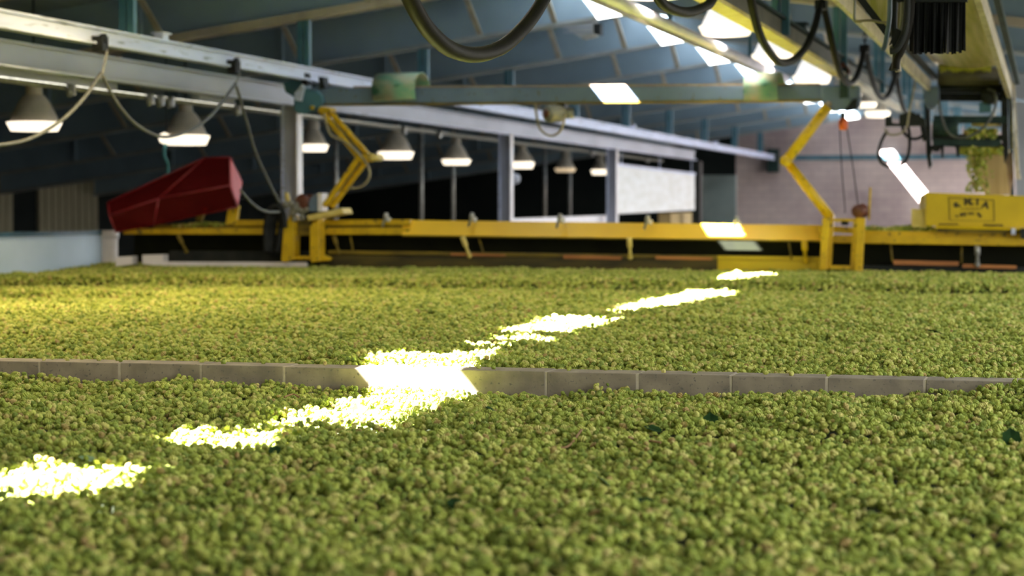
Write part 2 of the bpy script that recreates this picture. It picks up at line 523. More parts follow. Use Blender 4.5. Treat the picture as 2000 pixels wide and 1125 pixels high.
near = lambda *p: roof_hit(bedpt(*p, first=True))
far = lambda *p: roof_hit(bedpt(*p))
OPEN = [  # openings as near-left, near-right, far-right, far-left
    [near(-250, 1000), near(225, 972), near(352, 930), near(70, 918)],
    [near(262, 893), near(520, 901), near(566, 850), near(330, 846)],
    [near(468, 838), near(765, 834), near(812, 812), near(600, 810)],
    [near(628, 808), near(826, 810), far(985, 689), far(722, 700)],
    [far(890, 682), far(1060, 677), far(1085, 663), far(960, 664)],
    [far(952, 657), far(1110, 650), far(1222, 626), far(1075, 622)],
    [far(1172, 616), far(1330, 603), far(1432, 560), far(1335, 556)],
    [far(1385, 553), far(1440, 550), far(1520, 536), far(1425, 534)],
    [roof_hit(G(1378, 466)), roof_hit(G(1458, 465)), roof_hit(atY(1743, 292, Y1)), roof_hit(atY(1712, 296, Y1))],
]


def deckpoly(pts, mb):
    q = [Vector((x, y, DECK_Z(x))) for x, y in pts]
    mb.prism(q, (0, 0, 0.08))


mb = MB()
left_chain, right_chain = [], []
for q in OPEN:
    left_chain += [q[0], q[3]]; right_chain += [q[1], q[2]]
# keep the chains monotone along the building
yl = [c[1] for c in left_chain]; yr = [c[1] for c in right_chain]
lc = [(left_chain[0][0], Y0)] + left_chain + [(left_chain[-1][0], Y1 + 0.3)]
rc = [(right_chain[0][0], Y0)] + right_chain + [(right_chain[-1][0], Y1 + 0.3)]
for i in range(len(lc) - 1):
    if lc[i + 1][1] - lc[i][1] > 0.004:
        deckpoly([(XWL - 0.6, lc[i][1]), lc[i], lc[i + 1], (XWL - 0.6, lc[i + 1][1])], mb)
    if rc[i + 1][1] - rc[i][1] > 0.004:
        deckpoly([rc[i], (XRIDGE, rc[i][1]), (XRIDGE, rc[i + 1][1]), rc[i + 1]], mb)
tag(mb.build('ceiling', deck_paint), 'blue grey roof deck left of the ridge, slotted for daylight', None, kind='structure')
mb = MB()
for xe, ya, yb in ((XWR + .5, Y0, 36.0), (-1.0, 36.0, Y1 + .3)):  # far stretch stops short, an unseen gap shaped to light the end wall
    q = [Vector((XRIDGE, ya, DECK_Z(XRIDGE))), Vector((xe, ya, DECK_Z(xe))), Vector((xe, yb, DECK_Z(xe))), Vector((XRIDGE, yb, DECK_Z(XRIDGE)))]
    mb.prism(q, (0, 0, 0.08))
tag(mb.build('ceiling', deck_paint), 'blue grey roof deck right of the ridge', None, kind='structure')
mb = MB()  # unseen plates added to cut the sun strip into separate patches
for i in range(len(OPEN) - 1):
    a, b_ = OPEN[i], OPEN[i + 1]
    if (b_[0][1] - a[3][1]) > 0.002 or (b_[1][1] - a[2][1]) > 0.002:
        pts = [a[3], a[2], b_[1], b_[0]]
        if b_[0][1] - a[3][1] < 0.002: pts[3] = (pts[0][0], pts[0][1] + 0.002)
        if b_[1][1] - a[2][1] < 0.002: pts[2] = (pts[1][0], pts[1][1] + 0.002)
        deckpoly(pts, mb)
a = OPEN[0]
deckpoly([(a[0][0], Y0), (a[1][0], Y0), a[1], a[0]], mb)
a = OPEN[-1]
deckpoly([a[3], a[2], (a[2][0], Y1 + 0.3), (a[3][0], Y1 + 0.3)], mb)
tag(mb.build('ceiling_sun_mask', deck_paint), 'unseen plates added across the roof slot to break the sun strip', None, kind='structure')

# ------------------------------------------------------------------ rafters
FR = [17.84 + 4.4 * k for k in range(-4, 10)]
FR[4], FR[5], FR[6], FR[7], FR[8], FR[9] = 17.843, 22.40, 26.875, 31.257, 35.554, 39.846
ORD = ['first', 'second', 'third', 'fourth', 'fifth', 'sixth', 'seventh', 'eighth', 'ninth', 'tenth', 'eleventh', 'twelfth', 'thirteenth', 'fourteenth']
for k, y in enumerate(FR):
    if y > Y1 - 0.6: continue
    xs = [XWL, XRIDGE, XWR]
    bot = [Vector((x, y - 0.008, RAFTER_Z(x) + 0.05)) for x in xs]
    top = [Vector((x, y - 0.008, DECK_Z(x) - 0.005)) for x in reversed(xs)]
    mb = MB()
    mb.prism(bot[:2] + top[1:], (0, 0.016, 0)); mb.prism(bot[1:] + top[:2], (0, 0.016, 0))
    ra = mb.build('rafter_beam', rafter_paint)
    if k < 3:
        lab = f'blue grey steel rafter overhead towards the camera, {ORD[k]} of the building'
    else:
        lab = f'blue grey gabled steel rafter with beige lower flange, {ORD[k - 3]} counting back from top left corner'
    tag(ra, lab, None, group='roof rafters', kind='structure')
    mb = MB()
    for i in (0, 1):
        p0 = Vector((xs[i], y, RAFTER_Z(xs[i]) + 0.045)); p1 = Vector((xs[i + 1], y, RAFTER_Z(xs[i + 1]) + 0.045))
        mb.bar(p0, p1, 0.2, 0.09 if k in (4, 5) else 0.05)
    mb.build('flange', flange_paint if k in (4, 5) else flange_grey, ra)
    for sxp in (-18.0, -14.0, -10.5, -4.0, -1.0):
        MB().box((sxp - 0.02, y - 0.09, RAFTER_Z(sxp) + 0.07), (sxp + 0.02, y - 0.009, DECK_Z(sxp) - 0.02)).build('stiffener', rafter_paint, ra)
    for bx in (-17.2, -14.9, -12.6, -10.2, -7.69, -6.67, -3.6, -1.9):
        z = RAFTER_Z(bx)
        MB().bar((bx, y - 0.03, z + 0.03), (bx - 0.02, y - 0.72, z + 0.52), 0.075, 0.02, up=(0, 0.6, 0.8)).build('brace', brace_paint, ra)

# ------------------------------------------------------------------ columns, thin poles
XH = XL - 0.6
zg_bot = 2.075
for px, lab in ((570, 'pale steel column with bright edge beside the left yellow arm'), (988, 'pale steel column rising behind the yellow beam midway'), (1196, 'pale steel column at left edge of the white sheet')):
    y = atX(px, 320, XH).y
    c = thing('support_column', lab, 'column', (XH, y, -0.45), 'pale steel columns under the girder')
    MB().box((XH - 0.085, y - 0.008, -0.45), (XH + 0.085, y + 0.008, zg_bot)).build('web', girder_paint, c)
    for s in (-1, 1):
        MB().box((XH + s * 0.085 - (0.0 if s > 0 else 0.02), y - 0.09, -0.45), (XH + s * 0.085 + (0.02 if s > 0 else 0.0), y + 0.09, zg_bot)).build('flange', white_m if s > 0 else rail_paint, c)
for px, lab, xx in ((656, 'thin grey pole beside the left yellow arm', -12.5), (823, 'thin grey pole between the brightest pair of bell lamps', -12.5), (885, 'thin grey pole under the bell lamp nearest mid picture', -12.5), (1113, 'thin grey pole in the dark aisle beneath the dim bell lamp', -12.5), (1064, 'faint thin pole in the dark aisle right of the mid column', -12.5)):
    p = atX(px, 400, xx)
    tag(MB().tube([(xx, p.y, -0.45), (xx, p.y, RAFTER_Z(xx) + 0.3)], 0.045, 10).build('aisle_pole', steel), lab, 'pole', 'thin poles in the dark aisle')

# ================================================================== rails along the building
# upper left rail: a channel with top and bottom lips
r_ = thing('crane_rail', 'pale blue grey crane rail running along left side from top left corner', 'rail', (XL, 8.0, 2.29))
MB().box((XL - 0.012, 8, 2.30), (XL + 0.012, Y1 - 0.05, 2.44)).build('web', rail_paint, r_)
MB().box((XL - 0.06, 8, 2.425), (XL + 0.05, Y1 - 0.05, 2.447)).build('upper_flange', rail_paint, r_)
MB().box((XL - 0.06, 8, 2.29), (XL + 0.065, Y1 - 0.05, 2.312)).build('lower_flange', rail_paint, r_)
for px, py in ((316, 66), (960, 243), (1236, 245), (1398, 276)):
    p = atX(px, py, XL)
    m2 = MB().box((XL - 0.05, p.y - 0.07, 2.44), (XL + 0.04, p.y + 0.07, 2.50)); m2.box((XL - 0.07, p.y - 0.1, 2.50), (XL + 0.06, p.y + 0.1, 2.515))
    m2.build('bracket', rail_paint, r_)
p = atX(1516, 305, XL)
MB().box((XL - 0.2, Y1 - 0.35, 1.95), (XL + 0.12, Y1 - 0.05, 2.62)).build('end_bracket', dark_green, r_)
# hangers from every rafter down to the left and right rails
for k, y in enumerate(FR):
    if y < 14 or y > Y1 - 0.7: continue
    for xx, zt, side in ((XL, 2.447, 'left'), (XR, 2.30, 'right')):
        hp = thing('hanger_post', f'teal steel hanger dropping from the {ORD[k - 3]} rafter to the {side} crane rail', 'post', (xx, y, zt), 'teal hangers carrying the crane rails')
        w = 0.075
        for s in (-1, 1):
            MB().box((xx + s * 0.04 - 0.033, y - w / 2, zt), (xx + s * 0.04 + 0.033, y + w / 2, RAFTER_Z(xx) + 0.02)).build('angle_bar', teal, hp)
        MB().box((xx - 0.07, y - 0.01, zt), (xx + 0.07, y + 0.01, zt + 0.04)).build('foot_plate', teal, hp)

# girder (H beam) below and behind it
g_ = thing('steel_girder', 'wide grey steel girder under the left crane rail', 'girder', (XH, 9, 2.07))
ye = atX(1356, 305, XH).y
MB().box((XH - 0.01, 9, 2.08), (XH + 0.01, ye, 2.30)).build('web', girder_paint, g_)
MB().box((XH - 0.08, 9, 2.285), (XH + 0.045, ye, 2.305)).build('upper_flange', girder_paint, g_)
MB().box((XH - 0.08, 9, 2.065), (XH + 0.075, ye, 2.085)).build('lower_flange', rail_paint, g_)
# conduit below the girder
zc = atX(500, 216, XH - 0.5).z
c_ = thing('conduit_pipe', 'brown grey conduit with fittings running beneath the girder', 'pipe', (XH - 0.5, 9, zc))
MB().tube([(XH - 0.5, 9, zc), (XH - 0.5, ye - 1.5, zc)], 0.03, 8).build('pipe', motor_m, c_)
MB().box((XH - 0.56, 9, zc + 0.03), (XH - 0.42, atX(215, 170, XH - 0.5).y, zc + 0.15)).build('tray', girder_paint, c_)
MB().box((XH - 0.54, atX(380, 190, XH - .5).y, zc + 0.025), (XH - 0.44, atX(450, 200, XH - .5).y, zc + 0.09)).build('tray', girder_paint, c_)
for px in (124, 280, 300, 320, 452, 780, 850, 1150, 1260):
    p = atX(px, 200, XH - 0.5)
    m2 = MB(); m2.tube([(XH - 0.44, p.y, zc + 0.02), (XH - 0.43, p.y, zc - 0.10)], 0.025, 8); m2.box((XH - 0.50, p.y + 0.05, zc - 0.08), (XH - 0.42, p.y + 0.11, zc + 0.03))
    m2.build('fitting', steel, c_)

# middle silver rail: rounded tube
XT = -3.75
pa = atX(1205, 4, XT); zt = pa.z
tube_paint = mat('silver_paint', (0.86, 0.80, 0.92, 1), (0.72, 0.67, 0.78, 1), 3, 0.7)
t_ = thing('silver_track', 'silver tubular track slanting from top edge to right green cover', 'track', (XT, 10, zt))
MB().tube([(XT, 9, zt), (XT, 27.6, zt)], 0.055, 14).build('tube', tube_paint, t_)
MB().box((XT - 0.012, 9, zt - 0.085), (XT + 0.012, 27.6, zt - 0.04)).build('rib', tan_cable, t_)
for px in (1308, 1465):
    p = atX(px, 60, XT)
    MB().tube([(XT, p.y, zt), (XT, p.y, DECK_Z(XT) - .02)], 0.02, 6).build('drop_rod', teal, t_)

# right track: I beam with yellow underside
zb = atX(1625, 140, XR).z
k_ = thing('yellow_track', 'olive grey overhead track with a yellow lower flange at upper right', 'track', (XR, 9, zb))
yk = 30.5
MB().box((XR - 0.012, 9, zb + 0.03), (XR + 0.012, yk, zb + 0.20)).build('web', olive_m, k_)
MB().box((XR - 0.05, 9, zb + 0.19), (XR + 0.05, yk, zb + 0.215)).build('upper_flange', dark_green, k_)
MB().bar((XR, 9, zb + 0.015), (XR, 20.5, zb + 0.015), 0.15, 0.03).build('lower_flange', yellow_pale, k_)
MB().bar((XR, 20.5, zb + 0.015), (XR, yk, zb + 0.015), 0.15, 0.03).build('lower_flange', cream, k_)
for yy in (19.2, 25):
    m2 = MB().box((XR - 0.05, yy - 0.07, zb + .2), (XR + 0.04, yy + 0.07, zb + 0.27)); m2.box((XR - 0.07, yy - 0.1, zb + .27), (XR + 0.06, yy + 0.1, zb + 0.285))
    m2.build('bracket', dark_green, k_)

# ================================================================== festoon cables
XF = XL + 0.14
f_ = thing('festoon_cable', 'thin grey cable looping in swags below the left crane rail', 'cable', atX(197, 150, XF))
pth = [atX(*q, XF) for q in ((-60, 283), (0, 283), (60, 270), (120, 235), (165, 190), (195, 147), (200, 147), (225, 195), (262, 240), (310, 266), (352, 262), (395, 240), (430, 205), (457, 168), (462, 170), (480, 230), (500, 300), (525, 355), (545, 395))]
MB().tube(smooth_path(pth), 0.016, 8).build('cable', grey_cable, f_)
MB().tube(smooth_path([atX(*q, XF + .05) for q in ((470, 372), (490, 395), (515, 412), (545, 414))]), 0.014, 8).build('cable', grey_cable, f_)
for px, y0, y1, lab in ((200, 82, 150, 'dark cable trolley on left rail, nearer of the two'), (460, 128, 172, 'dark cable trolley on left rail, farther of the two')):
    p = atX(px, y0, XF - 0.05)
    t2 = thing('cable_trolley', lab, 'trolley', (p.x, p.y, atX(px, y1, XF).z), 'cable trolleys on the left rail')
    MB().box((XL + 0.02, p.y - 0.06, 2.23), (XL + 0.12, p.y + 0.06, 2.36)).build('carriage', rubber, t2)
    MB().lathe([(0, -.02), (.045, -.02), (.045, .02), (0, .02)], (XL + 0.10, p.y, 2.34), (1, 0, 0), 12).build('wheel', rubber, t2)
    q0, q1 = Vector((XF, p.y, 2.24)), atX(px - 2, y1, XF)
    m2 = MB()
    nl = 7
    for i in range(nl):
        a = q0.lerp(q1, i / nl); b_ = q0.lerp(q1, (i + 1.25) / nl)
        off = Vector((0.01 if i % 2 else 0, 0 if i % 2 else 0.01, 0))
        m2.tube([a - off, a + off, b_ + off, b_ - off, a - off], 0.005, 5)
    m2.build('chain', steel, t2)

XC = -2.28
f2 = thing('festoon_hose', 'thick dark hose in loops along the upper right track', 'hose', atX(1605, 5, XC))
loops = [((700, -260), (745, -150), (790, -30), (812, 20), (840, 62), (880, 96), (930, 107), (980, 92), (1022, 55), (1052, 15), (1075, -35), (1120, -170), (1165, -260)),
         ((1165, -260), (1215, -160), (1262, -60), (1285, -5), (1305, 14), (1340, 24), (1372, 15), (1395, -8), (1425, -110), (1442, -190)),
         ((1442, -190), (1452, -100), (1468, 5), (1485, 70), (1508, 108), (1524, 122), (1550, 117), (1575, 90), (1592, 50), (1604, 4)),
         ((1604, 4), (1615, 40), (1626, 90), (1640, 140), (1655, 162), (1672, 152), (1683, 120), (1689, 92)),
         ((1689, 92), (1697, 130), (1708, 170), (1722, 192), (1735, 185), (1745, 160), (1750, 138)),
         ((1750, 138), (1755, 175), (1764, 210), (1772, 222), (1782, 235), (1800, 245))]
allp = []
for i, lp in enumerate(loops):
    allp += [atX(*q, XC) for q in (lp if i == 0 else lp[1:])]
MB().tube(smooth_path(allp, 5), 0.031, 10).build('hose', cable_m, f2)
for px, py in ((1604, 8), (1689, 94), (1750, 142)):
    p = atX(px, py, XC)
    m2 = MB().box((p.x - 0.05, p.y - 0.09, p.z - 0.05), (p.x + 0.05, p.y + 0.09, p.z + 0.03))
    m2.tube([p + Vector((0, -.14, -.02)), p + Vector((0, .14, -.02))], 0.012, 6)
    m2.build('saddle', rubber, f2)
    top = Vector((p.x, p.y, min(DECK_Z(p.x) - 0.05, p.z + 0.9)))
    m2 = MB(); nl = 12
    for i in range(nl):
        a = p.lerp(top, i / nl); b_ = p.lerp(top, (i + 1.2) / nl); off = Vector((0.015 if i % 2 else 0, 0 if i % 2 else 0.015, 0))
        m2.tube([a - off, a + off, b_ + off, b_ - off, a - off], 0.007, 5)
    m2.build('chain', dark, f2)

# ================================================================== bell lamps
lampX = -11.0
LAMP_A, LAMP_B = 3.0, 4.5
LAMPS = [(67, 238, 258, 112, 'bell lamp with glowing lens at far left edge, largest of the row'), (363, 264, 285, 98, 'bell lamp above the red guard, small glow at its left'),
         (612, 282, 298, 64, 'bell lamp just right of the pale column and yellow arm joint'), (773, 296, 313, 76, 'bell lamp right of the yellow elbow arm'),
         (891, 311, 324, 62, 'bell lamp left of the mid column, thin pole below it'), (1020, 316, 331, 52, 'bell lamp just right of the mid column'),
         (1104, 328, 338, 46, 'dim bell lamp with faint lens in the dark aisle'), (1172, 331, 343, 40, 'smallest bell lamp nearest the white sheet')]


def bell_lamp(x, y, zl, hl, R0, lab, group, shade, power, col):
    """A bell lamp: zl underside of the lens, hl lens height, R0 lens radius; its own light shines from the lens."""
    hb = 0.95 * R0
    la = thing('bell_lamp', lab, 'lamp', (x, y, zl), group)
    b0 = (x, y, zl)
    MB().lathe([(0.06, hl + hb + 0.03), (0.40 * R0, hl + hb), (0.60 * R0, hl + hb * 0.7), (0.78 * R0, hl + hb * 0.3), (0.9 * R0, hl)], b0, (0, 0, 1), 24).build('reflector', shade, la)
    MB().lathe([(0.0, 0.0), (0.84 * R0, 0.0), (R0, hl), (0.9 * R0, hl + 0.004)], b0, (0, 0, 1), 24).build('lens', lamp_glow if power > 0 else lamp_dim, la)
    MB().lathe([(0, 0.16), (0.07, 0.16), (0.09, 0.12), (0.09, 0.0)], (x, y, zl + hl + hb), (0, 0, 1), 14).build('ballast', bell_m, la)
    MB().tube([(x, y, zl + hl + hb + 0.1), (x, y, DECK_Z(x) - .01)], 0.012, 6).build('stem', dark, la)
    if power > 0:
        ld = bpy.data.lights.new('lamp_light', 'AREA')
        ld.shape = 'DISK'; ld.size = 1.4 * R0; ld.energy = power; ld.color = col
        lo = bpy.data.objects.new('lamp_light', ld); COL.objects.link(lo)
        lo.parent = la; lo.location = (0, 0, -.015)
    return la


for i, (px, yt, yb, w, lab) in enumerate(LAMPS):
    p = atX(px, (yt + yb) / 2, lampX)
    D = (p - CAM).dot(_F)
    zl = atX(px, yb - 2, lampX).z
    bell_lamp(lampX, p.y, zl, atX(px, yt + 1, lampX).z - zl, (w / 2 - 2) * D / FPX, lab, 'bell lamps in the dark aisle', bell_m, 0 if i == 6 else LAMP_A, (1, .80, .50))
xM = -3.66
MAIN = [(1418, 52, 69, 108, 'white glowing bell lamp overhead, nearest of the row right of the silver track'), (1513, 107, 123, 92, 'white glowing bell lamp overhead, second of the row right of the silver track'), (1586, 149, 163, 76, 'white glowing bell lamp behind the right green cover'),
        (1649, 184, 196, 68, 'bell lamp hidden behind the right end of the gantry beam'), (1691, 201, 210, 44, 'white glowing bell lamp just right of the gantry end plate'), (1714, 218, 229, 50, 'white glowing bell lamp above the sun streak, farthest of its row')]
for i, (px, yt, yb, w, lab) in enumerate(MAIN):
    p = atX(px, (yt + yb) / 2, xM)
    D = (p - CAM).dot(_F)
    zl = atX(px, yb, xM).z
    bell_lamp(xM, p.y, zl, atX(px, yt, xM).z - zl, w / 2 * D / FPX, lab, 'white bell lamps over the bed', lamp_shade if i < 3 else bell_m, LAMP_B, (1, .95, .85))
for y, pw_ in ((18.2, 4.5), (14.6, 4.0), (11.0, 3.4), (7.4, 2.6), (3.8, 2.0)):
    bell_lamp(xM, y, 2.68, .09, .31, 'bell lamp above the bed on the camera side of the row beside the silver track', 'white bell lamps over the bed towards the camera', lamp_shade, pw_, (1, .95, .85))
for y, pw_ in ((16.2, 26), (13.0, 42), (9.8, 32), (6.6, 11), (3.4, 3)):  # unseen warm lamps, added to yellow the left side of the bed
    bell_lamp(-7.3, y, 2.68, .09, .31, 'added unseen bell lamp warming the left half of the bed', 'added unseen lamps warming the left half of the bed', bell_m, pw_, (1, .76, .36))
p = atX(321, 270, lampX + .3)
tag(MB().lathe([(0, -.07), (.05, -.05), (.07, 0), (.05, .05), (0, .07)], p, (0, 0, 1), 14).build('bare_bulb', lamp_glow), 'small round glowing bulb left of the lamp above the red guard', 'bulb')
tag(MB().tube(smooth_path([atX(*q, lampX + .3) for q in ((325, 265), (322, 290), (321, 305), (327, 318), (328, 336), (325, 352))]), 0.02, 7).build('teal_rope', teal_rope), 'short teal rope hanging above the red guard', 'rope')
p = atX(325, 265, lampX + .3)
MB().tube([p, (p.x, p.y, DECK_Z(p.x))], .006, 5).build('hanging_wire', dark, bpy.data.objects['teal_rope'])
p = atX(1003, 349, XH + .06)
tag(MB().lathe([(0, -.1), (.08, -.08), (.1, 0), (.06, .1), (0, .12)], p, (-.6, -1, 0), 14).build('round_fitting', girder_paint), 'round grey fitting beside the mid column', 'fitting')
yc_ = atX(988, 320, XH).y
MB().bar((XH + .05, yc_ + .02, p.z), (p.x, p.y, p.z), .04, .04).build('bracket', girder_paint, bpy.data.objects['round_fitting'])

# fan box under the roof
YB_ = 27.6
fb = thing('louvre_box', 'white louvred box fixed under the second visible rafter', 'vent', atY(1110, 60, YB_))
m2 = MB()
pts = [(1085, 42), (1100, 38), (1157, 38), (1158, 68), (1134, 74)]
plate(pts, YB_, 0.35, m2)
m2.build('casing', fan_m, fb)
m2 = MB()
for i in range(3):
    m2.bar(atY(1093 + i * 4, 47 + i * 8, YB_ - .012), atY(1156, 43 + i * 10, YB_ - .012), 0.02, 0.02)
m2.build('louvre', girder_paint, fb)
plate(((1158, 46), (1172, 46), (1172, 68), (1160, 66)), YB_ + .05, 0.2).build('motor', dark, fb)

# ================================================================== travelling gantry
ga = thing('gantry_beam', 'long grey green gantry beam spanning the hop bed overhead', 'gantry', G(1120, 200))
a, b_ = G(600, 172), G(1660, 166); c, d = G(600, 203.5), G(1660, 194)
MB().prism([a, b_, d, c], (0, 0.2, 0)).build('beam', gantry_paint, ga, bevel=0.012)
MB().prism([G(690, 168.5), G(1600, 162.5), G(1600, 166), G(690, 171.5)], (0, 0.19, 0)).build('rusty_top', rust, ga)
MB().prism([G(600, 203.5), G(1610, 194), G(1610, 197.5), G(600, 206)], (0, 0.22, 0)).build('lower_lip', yellow_grime_shade, ga)
# left end carriage
lc_ = plate([(573, 214), (574, 190), (596, 172), (616, 176), (627, 186), (629, 200), (620, 212), (600, 222), (580, 222)], YG - 0.10, 0.10).build('end_plate', teal, ga, bevel=0.01)
plate([(553, 162), (566, 156), (590, 153), (592, 172), (574, 190), (557, 180)], YG + 0.05, 0.3).build('end_block', teal, ga, bevel=0.01)
plate([(575, 182), (590, 164), (594, 172), (588, 198), (577, 196)], YG - 0.14, 0.04).build('guide', rail_paint, ga)
for (x0, y0) in ((592, 142), (627, 150)):
    m2 = plate([(x0 - 5, y0), (x0 + 4, y0), (x0 + 6, y0 + 14), (x0 + 9, y0 + 22), (x0 - 3, y0 + 24), (x0 - 4, y0 + 10)], YG - .02, .16)
    m2.build('hook_roller', rubber, ga)
MB().lathe([(0, 0), (.025, 0), (.025, .03), (0, .03)], G(609, 210, -.13), (0, 1, 0), 10).build('pin', yellow, ga)
# right end carriage
plate([(1603, 176), (1610, 168), (1676, 167), (1680, 170), (1680, 206), (1672, 215), (1620, 216), (1606, 206)], YG - 0.08, 0.08).build('end_plate', gantry_paint, ga, bevel=0.01)
plate([(1640, 132), (1654, 132), (1656, 190), (1640, 192)], YG - 0.12, 0.22).build('rail_hanger', dark_green, ga)
plate([(1664, 196), (1674, 192), (1673, 214), (1650, 218), (1652, 212)], YG - 0.11, 0.05).build('guide', dark, ga)
plate([(1646, 120), (1652, 128), (1660, 140), (1650, 150), (1632, 148), (1634, 136)], YG - .1, .2).build('hook_roller', brown_m, ga)
MB().lathe([(0, 0), (.03, 0), (.03, .03), (0, .03)], G(1618, 203, -.11), (0, 1, 0), 12).build('pin', cream, ga)

# green fibreglass saddles
for x0, x1, lab in ((735, 818, 'green and tan fibreglass cover draped over gantry beam at left'), (1456, 1522, 'green and tan fibreglass cover draped over gantry beam at right')):
    xa_, xb_ = G(x0, 170).x, G(x1, 170).x
    zt_ = G(x0, 150).z + .04; zbt = G(x0, 196).z
    prof = []
    ycen, hw = YG + 0.14, 0.30
    prof.append((ycen - hw + .04, zbt))
    for i in range(13):
        an = math.pi * (1 - i / 12)
        prof.append((ycen + hw * math.cos(an), zt_ - 0.16 + 0.17 * math.sin(an)))
    prof.append((ycen + hw - .04, zbt + .03))
    m2 = MB()
    th_ = 0.012
    inner = [(y_ + (ycen - y_) * 0.05, z_ - (th_ if abs(y_ - ycen) < .28 else 0)) for y_, z_ in prof]
    n_ = len(prof)
    vs = [(xx, y_, z_) for xx in (xa_, xb_) for y_, z_ in prof] + [(xx, y_, z_) for xx in (xa_, xb_) for y_, z_ in inner]
    fs = []
    for i in range(n_ - 1):
        fs.append((i, i + n_, i + 1 + n_, i + 1))
        fs.append((2 * n_ + i, 2 * n_ + i + 1, 3 * n_ + i + 1, 3 * n_ + i))
        fs.append((i, i + 1, 2 * n_ + i + 1, 2 * n_ + i))
        fs.append((n_ + i, 3 * n_ + i, 3 * n_ + i + 1, n_ + i + 1))
    m2.add(vs, fs)
    m2.sm = [True] * len(m2.f)
    tag(m2.build('fibreglass_cover', fibre), lab, 'cover', 'fibreglass covers on the gantry')

# hoist motor under the beam
hm = thing('hoist_motor', 'small round grey motor hanging under the gantry beam with cable loop', 'motor', G(1080, 240))
ax = Vector((0.75, 1.0, 0.05)).normalized()
p0 = G(1073, 222, -.06)
MB().lathe([(0, 0), (.05, 0), (.085, .01), (.095, .03), (.095, .2), (.07, .23), (0, .23)], p0 - ax * .04, ax, 18).build('casing', motor_m, hm)
MB().lathe([(0, -.01), (.045, -.01), (.045, .02), (0, .02)], p0 - ax * .05, ax, 14).build('fan_cap', brown_m, hm)
MB().lathe([(0, 0), (.055, 0), (.06, .12), (0, .12)], p0 + Vector((.12, .12, .0)), (1, 0.3, 0.1), 14).build('gearbox', motor_m, hm)
MB().box(G(1088, 200, .02), G(1108, 218, .14)).build('mount', dark, hm)
MB().tube(smooth_path([G(*q, -.03) for q in ((1045, 203), (1048, 225), (1053, 248), (1066, 262), (1080, 265), (1093, 257), (1101, 240), (1103, 222))]), 0.013, 7).build('cable', tan_cable, hm)

# ------------------------------------------------------------------ pantograph arms
ar = thing('pantograph_arm', 'yellow twin bar elbow arm folded left of the bell lamps', 'arm', G(635, 405, -.2))


def ybar(name, par, q0, q1, dy0, dy1, w, h, mt=None):
    return MB().bar(G(*q0, dy0), G(*q1, dy1), w, h, up=(0, 1, 0)).build(name, mt or yellow, par, bevel=0.006)


ybar('upper_bar', ar, (625, 214), (704, 312), -.12, -.25, .05, .07)
ybar('upper_bar', ar, (640, 213), (722, 306), -.02, -.15, .05, .07)
ybar('lower_bar', ar, (700, 310), (634, 402), -.25, -.2, .05, .07)
ybar('lower_bar', ar, (716, 314), (648, 404), -.15, -.1, .05, .07)
plate([(700, 306), (708, 301), (728, 302), (730, 309), (718, 316), (702, 318)], YG - .28, .18).build('elbow_plate', yellow, ar, bevel=.008)
plate([(620, 214), (626, 208), (644, 210), (646, 218), (634, 224), (624, 222)], YG - .16, .2).build('head_joint', yellow, ar, bevel=.008)
MB().lathe([(0, 0), (.04, 0), (.04, .34), (0, .34)], G(724, 307, -.33), (0, 1, 0), 12).build('elbow_pin', yellow_pale, ar)
MB().tube(smooth_path([G(*q, -.3) for q in ((632, 222), (645, 262), (668, 274), (688, 288), (706, 306), (719, 325), (722, 342), (714, 358), (700, 366), (682, 367))]), 0.014, 7).build('cable', tan_cable, ar)
ar2 = thing('pantograph_arm', 'yellow round tube elbow arm beside the pink block wall', 'arm', G(1618, 425, -.1))
MB().tube([G(1617, 208, -.1), G(1536, 314, -.1)], 0.055, 14).build('upper_bar', yellow, ar2)
MB().tube([G(1536, 314, -.06), G(1620, 422, -.06)], [0.045, 0.055], 14).build('lower_bar', yellow, ar2)
MB().lathe([(0, 0), (.06, 0), (.06, .16), (0, .16)], G(1534, 314, -.16), (0, 1, 0), 14).build('elbow_pin', yellow, ar2)
plate([(1612, 418), (1628, 418), (1628, 430), (1612, 430)], YG - .1, .12).build('foot_joint', yellow, ar2)

# ------------------------------------------------------------------ yellow levelling beam
yb_ = thing('levelling_beam', 'long yellow levelling beam lying low across the hop bed', 'machine', G(1100, 530))


def band(name, x0, ya0, ya1, x1, yb0, yb1, dy, th, mt=yellow, par=None):
    return MB().prism([G(x0, ya0, dy), G(x1, yb0, dy), G(x1, yb1, dy), G(x0, ya1, dy)], (0, th, 0)).build(name, mt, par or yb_, bevel=.006)


band('upper_rail', 458, 430, 441, 800, 429, 439.5, 0.04, .16)
band('lower_rail', 240, 446, 457.5, 800, 444.5, 458.5, 0.02, .2)
band('groove', 300, 439, 447, 800, 438, 446, 0.09, .08, yellow_grime_shade)
band('upper_rail', 1686, 450, 463, 2080, 456, 470, 0.04, .16)
band('lower_rail', 1600, 459, 474, 2080, 465, 482, 0.0, .2)
band('upper_rail', 1600, 440, 452, 1690, 446, 458, 0.06, .16)
# tilted flat plate: its top leans back, top light painted in as brighter yellow
q = [G(785, 429.5, .16), G(1606, 439.5, .16), G(1606, 470, -.02), G(785, 459, -.02)]
MB().prism(q, (0, .05, -.012)).build('face_plate', yellow_toplit, yb_, bevel=.006)
MB().prism([G(785, 459, -.02), G(1606, 470, -.02), G(1606, 473, .0), G(785, 462, .0)], (0, .18, 0)).build('plate_lip', yellow_grime_shade, yb_)
